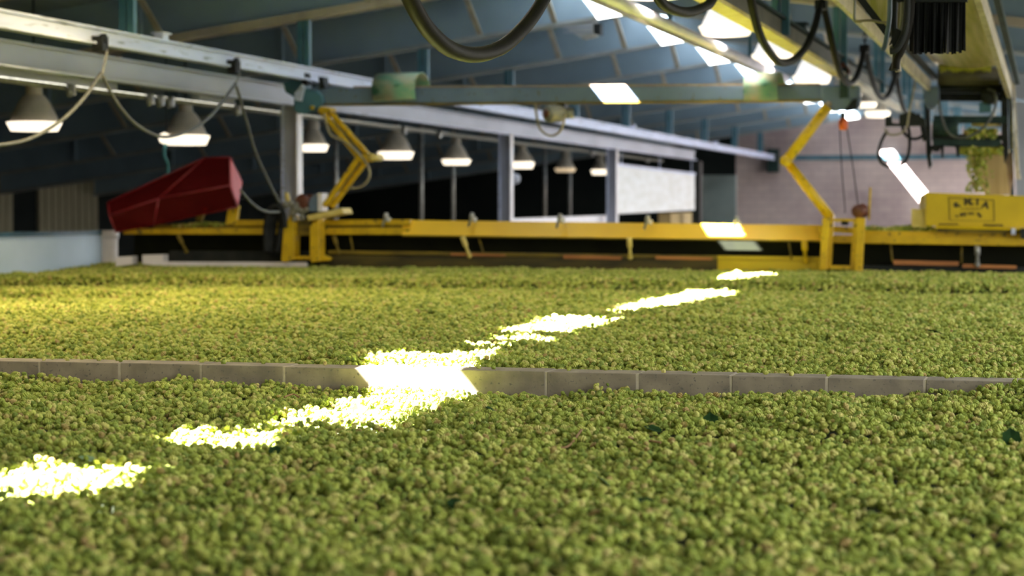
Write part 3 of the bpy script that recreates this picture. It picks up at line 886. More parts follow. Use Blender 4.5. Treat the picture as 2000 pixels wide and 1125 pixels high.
# black rubber curtain below and the lower blade
band('rubber_curtain', 262, 452, 512, 2080, 474, 540, .34, .03, curtain_m)
band('lower_blade', 330, 490, 512, 600, 491, 514, .12, .16, dark)
band('lower_blade', 620, 498, 520, 1400, 507.6, 528.8, .06, .2, yellow_shaded)  # shaded length of the blade, darkened in its paint
band('lower_blade', 1401, 507.6, 528.8, 1600, 510, 531, .06, .2, yellow_clean)  # bounced sun on this length painted as brighter yellow
band('blade_top', 640, 489, 496, 1400, 499.2, 506.6, .10, .1, yellow_grime_shade)  # shade painted into the blade top along this length
band('blade_top', 1401, 499.2, 506.6, 1605, 502, 509.5, .10, .1, yellow_clean)  # bounced sun painted in here as well
band('lower_blade', 1680, 518, 538, 2080, 524, 546, .10, .18, dark)
for x0, y0, x1, y1, n1 in ((1100, 500, 1213, 506, 'wood'), (1745, 510, 1872, 518, 'wood'), (880, 496, 985, 500, 'wood'), (1280, 502, 1390, 507, 'wood'), (1880, 518, 1985, 524, 'wood')):
    MB().prism([G(x0, y0 - 2, .04), G(x1, y0 + 1, .04), G(x1, y1 + 1, .04), G(x0, y1 - 1, .04)], (0, .05, 0)).build('paddle_board', wood, yb_)
# end frames
fr = thing('lift_frame', 'yellow upright lifting frame on beam beside the black hoses', 'frame', G(590, 510, -.2))
plate([(553, 448), (566, 420), (574, 420), (574, 506), (556, 513), (549, 509)], YG - .2, .06).build('upright', yellow, fr, bevel=.006)
plate([(573, 420), (579, 424), (578, 500), (573, 506)], YG - .14, .12).build('upright', yellow, fr)
plate([(605, 442), (622, 426), (623, 510), (609, 513), (605, 508)], YG - .2, .06).build('upright', yellow, fr, bevel=.006)
plate([(622, 426), (628, 426), (628, 498), (642, 503), (642, 509), (622, 511)], YG - .14, .12).build('upright', yellow, fr, bevel=.006)
plate([(572, 500), (607, 500), (607, 507), (572, 507)], YG - .16, .06).build('bottom_bar', yellow, fr)
plate([(574, 430), (606, 430), (606, 460), (574, 460)], YG - .1, .05).build('back_plate', yellow_grime_shade, fr)
fr2 = thing('lift_frame', 'yellow upright lifting frame on beam under the round tube arm', 'frame', G(1645, 528, -.2))
plate([(1606, 425), (1622, 425), (1614, 527), (1600, 528)], YG - .2, .05).build('upright', yellow, fr2, bevel=.006)
plate([(1621, 425), (1628, 427), (1622, 525), (1614, 527)], YG - .15, .12).build('upright', yellow, fr2, bevel=.004)
plate([(1667, 427), (1674, 425), (1668, 529), (1660, 527)], YG - .15, .12).build('upright', yellow, fr2, bevel=.004)
plate([(1673, 425), (1690, 426), (1684, 531), (1668, 529)], YG - .2, .05).build('upright', yellow, fr2, bevel=.006)
plate([(1627, 427), (1668, 427), (1668, 433), (1627, 433)], YG - .14, .06).build('top_bar', yellow, fr2)
plate([(1621, 518), (1663, 519), (1663, 526), (1620, 525)], YG - .16, .06).build('bottom_bar', yellow, fr2)

# struts and rods between beam and blade
for (q0, q1, r0, mt) in (((903, 462), (917, 500), .03, yellow_pale), ((1229, 464), (1231, 503), .03, yellow_pale), ((1571, 470), (1573, 509), .034, yellow), ((348, 459), (364, 491), .025, yellow_grime_shade), ((652, 460), (662, 494), .025, yellow_grime_shade), ((1909, 480), (1909, 517), .03, steel)):
    a, b_ = G(*q0, -.02), G(*q1, .02)
    m2 = MB(); m2.tube([a, a.lerp(b_, .45), a.lerp(b_, .55), a.lerp(b_, .62), b_], [r0, r0, r0 * .55, r0 * .55, r0 * .75], 10)
    m2.lathe([(0, -r0), (r0 * .8, -r0 * .6), (r0, 0), (r0 * .8, r0 * .6), (0, r0)], b_, (0, 1, 0), 10)
    m2.build('strut', mt, yb_)
for q0, q1 in (((934, 461), (946, 500)), ((1540, 470), (1546, 508)), ((1739, 474), (1743, 512)), ((1878, 480), (1878, 514)), ((684, 460), (690, 492))):
    MB().tube([G(*q0, .1), G(*q1, .1)], .011, 6).build('tie_rod', yellow_grime_shade, yb_)
for px, py in ((752, 416), (920, 416), (1092, 418), (1263, 421), (1437, 423)):
    m2 = MB()
    a, b_ = G(px + 3, py, -.02), G(px - 5, py + 27, -.06)
    m2.tube([a, a.lerp(b_, .35), a.lerp(b_, .4), b_], [.024, .024, .016, .014], 9)
    m2.bar(G(px + 2, py + 10, .02), G(px + 9, py + 14, .06), .04, .05)
    m2.build('toggle_clamp', steel, yb_)

# winch group at the left frame
wi = thing('winch', 'winch with brown drum and grey box on a tilted pale yellow plate', 'winch', G(625, 420, -.15))
MB().prism([G(598, 421, -.26), G(668, 406, -.26), G(672, 417, -.26), G(603, 431, -.26)], (0, .3, 0)).build('base_plate', yellow_pale, wi, bevel=.006)
MB().lathe([(0, 0), (.085, 0), (.09, .02), (.06, .03), (.06, .13), (.09, .14), (.085, .16), (0, .16)], G(588, 394, -.22), (.4, 1, 0), 18).build('drum', brown_m, wi)
plate([(602, 396), (608, 383), (622, 378), (622, 413), (603, 413)], YG - .2, .18).build('gear_box', gantry_paint, wi, bevel=.01)
plate([(620, 377), (628, 377), (628, 412), (621, 413)], YG - .22, .2).build('box_cover', white_m, wi)
plate([(604, 392), (610, 382), (622, 377), (621, 390)], YG - .19, .16).build('box_top', flange_paint, wi)
plate([(556, 376), (561, 376), (566, 396), (560, 398)], YG - .18, .05).build('lever', yellow_pale, wi)
m2 = MB()
for px, py, s in ((558, 401, .05), (568, 398, .04), (577, 407, .06), (588, 412, .05), (572, 416, .045), (597, 409, .04), (580, 399, .03), (590, 425, .04), (575, 428, .035)):
    c = G(px, py, -.2)
    m2.lathe([(0, -s), (s * .8, -s * .6), (s, 0), (s * .7, s * .7), (0, s)], c, (random.random() - .5, 1, random.random() - .5), 8)
m2.build('fittings', motor_m, wi)
bh = thing('hose_bundle', 'black rubber hoses draped over the yellow beam at left', 'hoses', G(540, 480, -.2))
for k, pts in enumerate((((520, 492), (519, 450), (524, 418), (534, 405), (545, 404), (553, 418), (556, 445)), ((527, 495), (526, 450), (531, 420), (540, 410), (547, 415), (549, 440), (545, 470), (540, 492)), ((534, 498), (533, 455), (538, 425), (545, 410), (551, 425), (553, 460), (549, 480)))):
    MB().tube(smooth_path([G(*q, -.25 + .06 * k) for q in pts]), 0.035, 8).build('hose', rubber, bh)

# chain hoist, ropes and pulley at the right arm
ch = thing('hook_block', 'orange hook block hanging under the right end of the gantry', 'hook', G(1647, 250, -.05))
MB().lathe([(0, -.07), (.035, -.065), (.05, -.03), (.05, .03), (.03, .06), (0, .065)], G(1647, 242, -.05), (0, 0, 1), 14).build('block', orange_m, ch, bevel=.004)
MB().box(G(1642, 219, -.08), G(1651, 232, .0)).build('shackle', dark, ch)
for pts in (((1640, 250), (1644, 330), (1650, 402), (1650, 416)), ((1654, 250), (1665, 320), (1675, 395), (1680, 412))):
    MB().tube(smooth_path([G(*q, -.05) for q in pts]), .006, 5).build('rope', cable_m, ch)
pu = thing('rope_pulley', 'red brown rope pulley on top of the right lifting frame', 'pulley', G(1676, 428, -.1))
MB().lathe([(0, 0), (.07, 0), (.075, .02), (.05, .04), (.05, .08), (.075, .10), (.07, .12), (0, .12)], G(1674, 413, -.16), (.5, 1, .1), 18).build('wheel', brown_m, pu)
plate([(1680, 410), (1694, 416), (1694, 424), (1682, 426)], YG - .08, .1).build('bracket', brown_m, pu)
MB().tube([G(1700, 366, -.04), G(1697, 430, -.04)], .012, 6).build('rod', yellow, pu)
MB().lathe([(0, 0), (.035, 0), (.04, .04), (0, .05)], G(1650, 440, -.12), (0, 0, 1), 10).build('anchor', rubber, pu)

# ------------------------------------------------------------------ red guard on the left end
rg = thing('red_guard', 'long translucent red guard box over the left end of yellow beam', 'guard', G(340, 452, -.1))
H = {'t0': (210, 396, .0), 't1': (400, 308, .0), 't2': (449, 307, -.05), 'bt0': (212, 396, .35), 'bt1': (402, 308, .4), 'bt2': (453, 308, .35), 'f0': (214, 420, -.18), 'f1': (310, 388, -.22), 'f2': (449, 362, -.22),
     'r': (472, 355, .12), 'l0': (226, 453, -.08), 'l1': (463, 404, -.08), 'lb0': (228, 453, .4), 'lb1': (464, 404, .4), 'fm': (300, 441, -.14)}
HP = {k: G(x, y, dy) for k, (x, y, dy) in H.items()}
MB().hull(list(HP.values())).build('shell', red_clear, rg)
m2 = MB()
for a, b_ in (('t0', 't1'), ('t1', 't2'), ('f1', 'f2'), ('f1', 't1'), ('t2', 'f2'), ('f2', 'l1'), ('t2', 'r'), ('r', 'l1'), ('l0', 'l1'), ('t0', 'f0'), ('f0', 'f1'), ('f0', 'l0'), ('f1', 'fm')):
    m2.tube([HP[a], HP[b_]], .011, 6)
m2.build('edge_frame', red_edge, rg)
MB().prism([G(449, 312, -.20), G(470, 355, .02), G(462, 400, -.09), G(450, 364, -.225)], (.01, .02, 0)).build('end_cheek', red_cheek_lit, rg)
plate([(440, 438), (446, 405), (466, 402), (460, 440)], YG + .02, .06).build('stand', yellow, rg)
plate([(380, 430), (396, 405), (402, 405), (392, 434)], YG + .1, .05).build('stand', yellow_grime_shade, rg)

# ------------------------------------------------------------------ yellow hopper with its painted sign
ho = thing('hopper_box', 'yellow hopper box with black painted sign at right end of beam', 'hopper', G(1900, 450))
plate([(1808, 376), (2095, 386), (2095, 446), (1808, 441)], YG - .04, .03).build('front_sheet', yellow_clean, ho, bevel=.004)
MB().prism([G(1808, 376, -.01), G(1808, 441, -.01), G(1796, 438, .75), G(1796, 384, .75)], (.03, 0, 0)).build('side_sheet', yellow_clean, ho)
plate([(1780, 408), (1809, 409), (1809, 445), (1780, 443)], YG + .02, .04).build('wing_plate', yellow_pale, ho)
MB().prism([G(1800, 385, .78), G(2095, 392, .78), G(2095, 446, .78), G(1800, 441, .78)], (0, .03, 0)).build('back_sheet', yellow, ho)
MB().prism([G(1828, 441, -.10), G(2095, 447, -.10), G(2095, 452, -.14), G(1826, 446, -.14)], (0, .12, 0)).build('flange', yellow_clean, ho)
MB().prism([G(1830, 446, -.08), G(2095, 452, -.08), G(2095, 458, -.08), G(1830, 453, -.08)], (0, .1, 0)).build('sill', yellow_grime_shade, ho)
MB().box(G(1975, 446, -.16), G(1984, 458, -.1)).build('latch', rail_paint, ho)
MB().box(G(1993, 446, -.2), G(2010, 466, -.1)).build('latch', dark, ho)
# sign: outline and lettering lie on the front sheet
YS = YG - .045
sg = thing('sign', 'black outlined painted sign', None); del sg['label']
sg.parent = ho; sg.location = -Vector(ho['_w']) ; sg['_w'] = (0, 0, 0)
MBs = MB()
def ln(q0, q1, w=.008): MBs.bar(atY(*q0, YS), atY(*q1, YS), w, .003, up=(0, 1, 0))
ln((1852, 386), (1941, 391)); ln((1941, 391), (1942, 432)); ln((1853, 386), (1855, 430)); ln((1855, 430), (1942, 432), .004)
MBs.build('border', ink, sg)
LETTERS = []
for chx, px, py, rot, size in (('e.', 1869, 398.5, .22, .098), ('M.', 1892, 394.5, .04, .098), ('I', 1909, 395, -.05, .09), ('A', 1925, 400.5, -.26, .098)):
    fc = bpy.data.curves.new('letter', 'FONT'); fc.body = chx; fc.size = size; fc.extrude = .001; fc.offset = .006
    fc.align_x = 'CENTER'; fc.align_y = 'CENTER'
    fo = bpy.data.objects.new('letter', fc); COL.objects.link(fo)
    fc.materials.append(ink)
    fo.parent = sg
    fo.location = atY(px, py, YS)
    fo.rotation_euler = (math.pi / 2, -rot, 0)
    LETTERS.append(fo)
m2 = MB()
for i in range(12):
    x = 1876 + i * 3.6
    m2.prism([atY(x, 406.5 + (i % 3) * .4, YS), atY(x + 2.4, 406.5 + (i % 3) * .4, YS), atY(x + 2.2, 409, YS), atY(x + .3, 409, YS)], (0, .002, 0))
for x0, x1, y0, y1 in ((1866, 1872, 420, 424), (1875, 1888, 415, 423), (1891, 1903, 414, 420), (1908, 1914, 415, 420), (1911, 1918, 419, 425), (1874, 1880, 419, 422), (1833, 1872, 436.5, 439.5), (1922, 1960, 437.5, 442)):
    n_ = max(3, int((x1 - x0) / 2.6))
    for i in range(n_):
        x = x0 + (x1 - x0) * i / n_; j = random.uniform(-.5, .5)
        m2.prism([atY(x, y0 + j, YS), atY(x + 1.7, y0 + j, YS), atY(x + 1.9, y1 + j, YS), atY(x + .2, y1 + j, YS)], (0, .002, 0))
m2.build('small_print', ink, sg)

# ================================================================== conveyor at upper right
YE = YG + 0.7
E_ = lambda px, py, dy=0.0: atY(px, py, YE + dy)
co = thing('hop_conveyor', 'overhead conveyor with dark end frame pouring hops at right', 'conveyor', E_(1890, 300))
eL, eR = E_(1815, 168), E_(1972, 178)
nL = atX(1606, -40, eL.x - .12); nR = atX(1903, -40, eR.x)
MB().bar(nL, eL, .04, .12).build('side_rail', cream, co)
MB().bar(nL + Vector((.06, 0, .09)), eL + Vector((.06, 0, .09)), .04, .05).build('side_rail', dark, co)
MB().bar(nR, eR, .05, .16).build('side_rail', cream, co)
MB().bar(nR + Vector((.1, 0, .1)), eR + Vector((.08, 0, .1)), .05, .06).build('side_rail', dark_green, co)
# trough-shaped belt
m2 = MB(); rows, cols = 12, 10
bl0, bl1 = nL + Vector((.14, 0, .06)), E_(1828, 124) ; br0, br1 = nR + Vector((-.04, 0, .06)), E_(1962, 122)
vs, fs = [], []
for i in range(rows + 1):
    a, b_ = bl0.lerp(bl1, i / rows), br0.lerp(br1, i / rows)
    for j in range(cols + 1):
        s = j / cols
        vs.append(a.lerp(b_, s) + Vector((0, 0, -.06 * math.sin(math.pi * s))))
for i in range(rows):
    for j in range(cols):
        k = i * (cols + 1) + j
        fs.append((k, k + 1, k + cols + 2, k + cols + 1))
m2.add(vs, fs, True)
bo = m2.build('belt', belt_m, co)
so = bo.modifiers.new('solid', 'SOLIDIFY'); so.thickness = .012
m2 = MB()
for i in range(26):
    p = E_(1836 + i * 3.9, 128 + random.uniform(-1, 1), -.17)
    m2.prism([p + Vector((-.016, 0, .02)), p + Vector((.014, 0, .02)), p + Vector((.008, 0, -.05 - random.random() * .03)), p + Vector((-.008, 0, -.05 - random.random() * .03))], (0, .03, 0))
m2.build('hop_scraper', tuft_m, co)


def roller(x0, x1, y, r0, mt, dy=0.0, name='roller'):
    a, b_ = E_(x0, y, dy), E_(x1, y, dy)
    return MB().lathe([(0, 0), (r0, 0), (r0, (b_ - a).length), (0, (b_ - a).length)], a, b_ - a, 18).build(name, mt, co)


roller(1832, 1954, 150, .10, olive_m)
roller(1832, 1958, 170, .035, dark)
for (x0, y0, x1, y1, mt, nm, dy, th_) in ((1834, 174, 1972, 181, dark, 'cross_member', .05, .08), (1834, 182, 1968, 197, rubber, 'cross_member', .1, .06), (1823, 226, 1968, 240, dark_green, 'cross_member', 0, .1),
                                (1820, 262, 1962, 274, dark, 'cross_member', .05, .1), (1822, 272, 1955, 286, dark_green, 'cross_member', 0, .15)):
    plate([(x0, y0), (x1, y0 + 1), (x1, y1 + 1), (x0, y1)], YE + dy, th_).build(nm, mt, co)
plate([(1804, 168), (1834, 168), (1834, 202), (1826, 212), (1810, 212), (1804, 200)], YE - .12, .12).build('control_box', gantry_paint, co, bevel=.01)
for q in (((1806, 206), (1816, 206), (1818, 300), (1820, 322), (1814, 330), (1809, 300)), ((1955, 176), (1968, 176), (1970, 300), (1962, 320), (1956, 270)), ((1972, 150), (1982, 165), (1990, 330), (1994, 350), (1984, 350), (1978, 260))):
    plate(q, YE + .02, .1).build('leg', dark if q[0][0] < 1960 else cream, co)
MB().tube([E_(1975, 175, -.05), E_(1978, 225, -.05), E_(1979, 290, -.05)], .02, 8).build('conduit', steel, co)
a = E_(1822, 248, .05)
MB().lathe([(0, 0), (.10, 0), (.105, .02), (.105, .25), (.1, .27), (0, .27)], a, (1, 0, -.03), 18).build('drum_motor', dark_green, co)
roller(1898, 1955, 242, .03, yellow_pale, .1, 'idler')
MB().lathe([(0, 0), (.05, 0), (.085, .02), (.085, .22), (0, .24)], E_(1930, 188, -.18), (.1, 1, 0), 18).build('motor', dark, co)
plate([(1912, 200), (1936, 200), (1936, 219), (1912, 219)], YE - .12, .12).build('junction_box', teal, co)
MB().tube(smooth_path([E_(*q, -.2) for q in ((1834, 195), (1837, 218), (1843, 242), (1853, 260), (1870, 269), (1890, 267), (1912, 256), (1930, 238), (1942, 214), (1946, 195), (1940, 178), (1928, 174))]), .014, 7).build('cable', grey_cable, co)
for x0, y0, h, w in ((1817, 285, 16, 8), (1840, 283, 26, 8), (1826, 284, 12, 26), (1870, 284, 22, 10), (1958, 280, 14, 8)):
    plate([(x0 - w / 2, y0), (x0 + w / 2, y0), (x0 + w * .3, y0 + h), (x0 - w * .1, y0 + h)], YE - .03, .04).build('rubber_flap', rubber, co)
plate([(1873, 284), (1964, 285), (1962, 291), (1952, 300), (1880, 302), (1873, 300)], YE + .04, .2).build('chute_lip', tuft_m, co)
plate([(1885, 290), (1972, 292), (1974, 380), (1925, 382), (1905, 340)], YE + .45, .04).build('tan_curtain', tan_tarp, co)
for q in (((1964, 300), (1978, 300), (1980, 345), (1973, 378), (1968, 345)),):
    plate(q, YE + .1, .08).build('side_skirt', rust, co)
# hops riding in the frame
# pale wires and hoses around it
tag(MB().tube(smooth_path([E_(*q, -.4) for q in ((1789, 145), (1786, 168), (1780, 200), (1775, 225), (1770, 250), (1755, 262), (1735, 262), (1728, 250))]), .011, 6).build('tan_wire', tan_cable), 'thin tan wire sagging left of the grey control box', 'wire')
m2 = MB()
m2.tube(smooth_path([E_(*q, -.3) for q in ((1733, 255), (1722, 275), (1716, 300), (1722, 318), (1738, 326))]), .018, 7)
tag(m2.build('looped_hose', rubber), 'short black looped hose beside the slanting sun streak', 'hose')
tag(MB().tube(smooth_path([E_(*q, -.3) for q in ((1772, 240), (1776, 262), (1776, 290), (1770, 312), (1757, 324))]), .018, 7).build('looped_hose', rubber), 'black hose dropping right of the sun streak under the cross bar', 'hose')
tag(MB().tube(smooth_path([E_(*q, -.25) for q in ((1762, 246), (1768, 262), (1782, 271), (1798, 268), (1808, 256))]), .018, 7).build('looped_hose', rubber), 'black hose sagging from cross bar to conveyor leg', 'hose')
cb = thing('cross_bar', 'dark cross bar holding hoses left of the conveyor leg', 'bar', E_(1770, 245, -.3))
plate([(1729, 228), (1742, 226), (1742, 240), (1756, 241), (1756, 224), (1780, 218), (1806, 232), (1808, 246), (1729, 247)], YE - .3, .12).build('bar', dark, cb)
MB().tube([E_(1790, 224, -.2), E_(1802, 245, -.2), E_(1808, 275, -.2)], .03, 8).build('hose_stub', rubber, cb)

plate([(1936, -30), (2080, -30), (2080, 22), (1958, 14), (1940, 2)], YE + 6, .3).build('end_cover', dark, co)
# rubber strip curtain nearer the camera
YQ = 12.4
Q_ = lambda px, py, dy=0.0: atY(px, py, YQ + dy)
sc_ = thing('strip_curtain', 'black rubber strip curtain hanging across the conveyor', 'curtain', Q_(1818, 104))
MB().bar(Q_(1752, -6), Q_(1890, -6), .05, .06).build('header', dark, sc_)
x = 1776.0; i = 0
while x < 1884:
    w = random.uniform(4.5, 7)
    yb1 = 104 + random.uniform(-4, 2) - (0 if x < 1875 else 5)
    p = [Q_(x, -6, .02 * (i % 3)), Q_(min(x + w, 1886), -6, .02 * (i % 3)), Q_(min(x + w + random.uniform(-.6, .2), 1886), yb1, .02 * (i % 3) + random.uniform(-.03, .03)), Q_(x + random.uniform(-.3, .4), yb1 + random.uniform(-1, 1), .02 * (i % 3))]
    MB().prism(p, (0, .008, 0)).build('strip', strip_m, sc_)
    x += w * .93; i += 1
hb_ = thing('hose_tangle', 'tangle of dark hoses hanging left of the black strip curtain', 'hoses', Q_(1755, 140))
for k, (pts, r0, mt) in enumerate(((((1772, -10), (1772, 20), (1768, 60), (1758, 85), (1748, 98), (1738, 100)), .02, dark), (((1780, -10), (1778, 30), (1770, 70), (1760, 100), (1752, 115), (1750, 135)), .022, cable_m), (((1765, -10), (1762, 40), (1755, 80), (1740, 96)), .016, motor_m),
                                 (((1738, -10), (1737, 35), (1732, 70), (1728, 90), (1724, 99)), .014, hose_blue), (((1748, -10), (1746, 50), (1750, 100), (1747, 138)), .02, dark), (((1756, -10), (1757, 60), (1752, 110), (1755, 140)), .018, tan_cable),
                                 (((1748, 118), (1742, 128), (1738, 138)), .01, dark), (((1772, 14), (1768, 30), (1750, 42), (1725, 44), (1700, 40), (1670, 42)), .008, tan_cable), (((1670, -10), (1669, 20), (1670, 40), (1684, 42)), .008, motor_m))):
    MB().tube(smooth_path([Q_(*q, .05 * k - .1) for q in pts]), r0, 8).build('hose', mt, hb_)
plate([(1736, 88), (1742, 82), (1745, 100), (1760, 101), (1768, 100), (1768, 94), (1760, 60), (1750, 55)], YQ - .05, .06).build('bracket', dark, hb_)
ys = thing('yellow_sheet', 'yellow green translucent sheet under the conveyor near the top edge', 'sheet', Q_(1715, 50, .4))
plate([(1690, -10), (1738, -10), (1737, 46), (1728, 58), (1708, 34), (1694, 8)], YQ + .5, .02).build('sheet', belt_m, ys)
MB().bar(Q_(1672, -14, .45), Q_(1738, 72, .45), .03, .04).build('dark_edge', dark, ys)

# white sheet hung below the girder and low white wall
ws = thing('white_sheet', 'large white sheet hung under the girder between pale columns', 'sheet', atX(1280, 415, XH))
q = [atX(1205, 322, XH), atX(1357, 340, XH), atX(1357, 410, XH), atX(1205, 418, XH)]
MB().prism(q, (-.03, 0, 0)).build('sheet', white_sheet, ws)
MB().bar(q[0], q[1], .05, .05).build('top_batten', rail_paint, ws)
for t2_ in (.05, .5, .95):
    a = q[0].lerp(q[1], t2_)
    MB().tube([a, (a.x, a.y, zg_bot)], .012, 6).build('hanger_rod', rail_paint, ws)
dp = thing('dark_post', 'dark post at right edge of the white sheet', 'post', atX(1362, 420, XH))
a = atX(1362, 400, XH)
MB().box((XH - .12, a.y - .1, -.45), (XH + .08, a.y + .25, 2.05)).build('post', dark, dp)
lw = thing('low_white_wall', 'low white wall cap showing above the beam beside the mid column', 'wall', atX(1100, 430, XH - .2))
q = [atX(1000, 427, XH - .2), atX(1200, 420, XH - .2)]
q += [Vector((q[1].x, q[1].y, -.45)), Vector((q[0].x, q[0].y, -.45))]
MB().prism(q, (-.12, 0, 0)).build('cap', white_m, lw)
q = [atX(1310, 416, XH - .4), atX(1352, 415, XH - .4)]
q += [Vector((q[1].x, q[1].y, -.45)), Vector((q[0].x, q[0].y, -.45))]
mb = MB().prism(q, (-.3, 0, 0))
tag(mb.build('tan_crate', tan_tarp), 'tan crate under the white sheet behind the yellow beam', 'crate')

# ------------------------------------------------------------------ pale blue bed wall at left, white pipe and boards
XP = -11.46
pw = thing('bed_side_wall', 'pale blue low side wall of the bed with dark blue cap', 'wall', (XP, 17, -.45))
y1_ = atX(200, 480, XP).y
zc_ = atX(0, 463, XP).z
MB().box((XP - .1, 14, -.45), (XP, y1_, zc_)).build('panel', panel_blue, pw)
MB().box((XP - .13, 14, zc_), (XP + .015, y1_, atX(0, 454, XP).z)).build('cap', cap_blue, pw)
pc = atX(213, 517, XP + .05)
wp = thing('white_pipe', 'stubby white plastic pipe standing at end of pale blue wall', 'pipe', (pc.x, pc.y, .1))
zt_ = atX(213, 449, XP + .05).z
MB().lathe([(.108, -.2), (.108, zt_ - .1 - .09)], (pc.x, pc.y, .1), (0, 0, 1), 22).build('pipe', white_m, wp)
MB().lathe([(.108, 0), (.122, 0), (.122, .09), (.10, .095), (0, .095)], (pc.x, pc.y, zt_ - .10), (0, 0, 1), 22).build('cap', white_m, wp)
for q, lab in ((((226, 502), (258, 500), (258, 516), (240, 518), (226, 520)), 'short white block at foot of the white pipe'), (((278, 498), (318, 497), (318, 518), (300, 518), (278, 515)), 'white block lying under the left end of the beam')):
    tag(plate(q, YG - .12, .15).build('white_block', white_m), lab, 'block', 'white blocks at the bed edge')
tag(MB().prism([G(318, 511, -.1), G(598, 512, -.1), G(598, 521, -.1), G(318, 519, -.1)], (0, .05, 0)).build('white_board', white_m), 'long white edge board lying under the left end of the beam', 'board')

# ================================================================== block curb
CX0, CY, CZ = -8.0, 8.86, 0.10
cu = thing('block_curb', 'low grey concrete block curb dividing the two hop beds', 'curb', (-2.5, CY, -.1))
xj = atY(892, 740, CY).x
mb = MB(); mo = MB()
k0 = -14
for k in range(k0, 9):
    x0 = xj + k * .4064 + .005; x1 = xj + (k + 1) * .4064 - .005
    mb.box((x0, CY + random.uniform(-.002, .002), -.1), (x1, CY + .193, CZ + random.uniform(-.002, .002)))
    mo.box((x0 - .0105, CY + .0015, -.1), (x0 + .0005, CY + .19, CZ - .002))
mb.build('block', block_m, cu, bevel=.003)
mo.build('mortar_joint', mortar_m, cu)

# ================================================================== hops


def hop_mesh(name, seed, seg=10, rings=9, length=1.22):
    r2 = np.random.default_rng(seed)
    vs, fs = [], []
    ph_ = r2.uniform(0, 6.28)
    fat = r2.uniform(.36, .43)
    for i in range(rings):
        t_ = i / (rings - 1)
        z = (t_ - .5) * length
        r0 = fat * math.sin(math.pi * min(1, .06 + t_ * .92)) ** .75
        for j in range(seg):
            an = 2 * math.pi * (j + .5 * (i % 2)) / seg + ph_
            k = r0 * (1.0 + (.20 if (i % 2) else -.16) + r2.uniform(-.08, .08))
            vs.append((k * math.cos(an), k * math.sin(an), z + (.05 if i % 2 else -.03)))
    for i in range(rings - 1):
        for j in range(seg):
            fs.append((i * seg + j, i * seg + (j + 1) % seg, (i + 1) * seg + (j + 1) % seg, (i + 1) * seg + j))
    n_ = len(vs)
    vs += [(0, 0, -.5 * length - .03), (0, 0, .5 * length + .04)]
    for j in range(seg):
        fs.append((n_, (j + 1) % seg, j)); fs.append((n_ + 1, (rings - 1) * seg + j, (rings - 1) * seg + (j + 1) % seg))
    me = bpy.data.meshes.new(name)
    me.from_pydata(vs, [], fs)
    me.materials.append(hop_mat)
    me.update()
    return me


def vnoise(x, y, cell, seed):
    """smooth value noise, -1..1"""
    u, v = x / cell, y / cell
    iu, iv = np.floor(u).astype(int), np.floor(v).astype(int)
    fu, fv = u - iu, v - iv
    fu = fu * fu * (3 - 2 * fu); fv = fv * fv * (3 - 2 * fv)
    tab = np.random.default_rng(seed).uniform(-1, 1, (512, 512))
    g = lambda a, b_: tab[a % 512, b_ % 512]
    return (g(iu, iv) * (1 - fu) + g(iu + 1, iv) * fu) * (1 - fv) + (g(iu, iv + 1) * (1 - fu) + g(iu + 1, iv + 1) * fu) * fv


def h_near(x, y):
    h = 0.004 + .018 * vnoise(x, y, .55, 1) + .018 * vnoise(x, y, .22, 2) + .014 * vnoise(x, y, .09, 3)
    h = h - .035 * np.clip(vnoise(x, y, .12, 8) - .45, 0, 1)
    # heaped up against the curb at the right
    e_ = np.clip((x + .68) / .42, 0, 1) * np.clip((y - 8.1) / .7, 0, 1)
    return h + .098 * e_ + .02 * np.exp(-((x + 1.9) / .18) ** 2 - ((y - 8.8) / .15) ** 2)


def h_far(x, y):
    h = .085 + (y - 9.1) / 13.3 * .062 + .010 * vnoise(x, y, .8, 4) + .014 * vnoise(x, y, .3, 5) + .012 * vnoise(x, y, .10, 6)
    w = np.clip((y - 9.06) / .3, 0, 1)
    h = h - .02 * (1 - w)
    # steps left by the levelling beam
    yr_ = y - .05 * (x + 5) + .22 * vnoise(x, y, 1.4, 7)
    sstep = lambda a, b_: np.clip((yr_ - a) / (b_ - a), 0, 1)
    h = h - .075 * sstep(14.5, 18.7) + .085 * sstep(18.75, 18.95) - .012 * sstep(19.2, 21)
    lw_ = np.clip((-5.5 - x) / 2.5, 0, 1)
    h = h + lw_ * (-.055 * sstep(13.5, 16.2) + .06 * sstep(16.25, 16.42))
    # heap along the pale blue wall
    h = h - .06 * np.clip((-9.6 - x) / 1.4, 0, 1) * np.clip((23.2 - y) / 1.5, 0, 1) + .02 * np.exp(-((x + 10.6) / .8) ** 2 - ((y - 22.0) / 1.0) ** 2)
    return h


def scatter(y0, y1, sp, hf, xlim, jz, sc, back_lim=None):
    ys_ = np.arange(y0, y1, sp)
    P_ = []
    for y in ys_:
        xa_ = max(xlim[0], -.58 * y - 1.2); xb_ = min(xlim[1], .02 * y + .9)
        xs_ = np.arange(xa_, xb_, sp)
        P_.append(np.stack([xs_, np.full_like(xs_, y)], 1))
    P_ = np.concatenate(P_)
    P_ += rng.uniform(-.62, .62, P_.shape) * sp
    z = hf(P_[:, 0], P_[:, 1]) + rng.uniform(-jz, jz, len(P_))
    s = rng.uniform(.72, 1.32, len(P_)) * sc
    return np.concatenate([P_, z[:, None], s[:, None]], 1)


nearP = scatter(3.1, CY - .012, .0224, h_near, (-9, 2.4), .023, .0213)
farP = np.concatenate([scatter(CY + .2, 13.0, .0232, h_far, (-11.4, 2.4), .022, .0222), scatter(13.0, 23.4, .031, h_far, (-11.44, 2.4), .026, .031)])
# a few strays on top of the curb
st = np.array([[x, CY + rng.uniform(.06, .19), CZ + .008, .022] for x in rng.uniform(-6, .6, 46)])
farP = np.concatenate([farP, st])

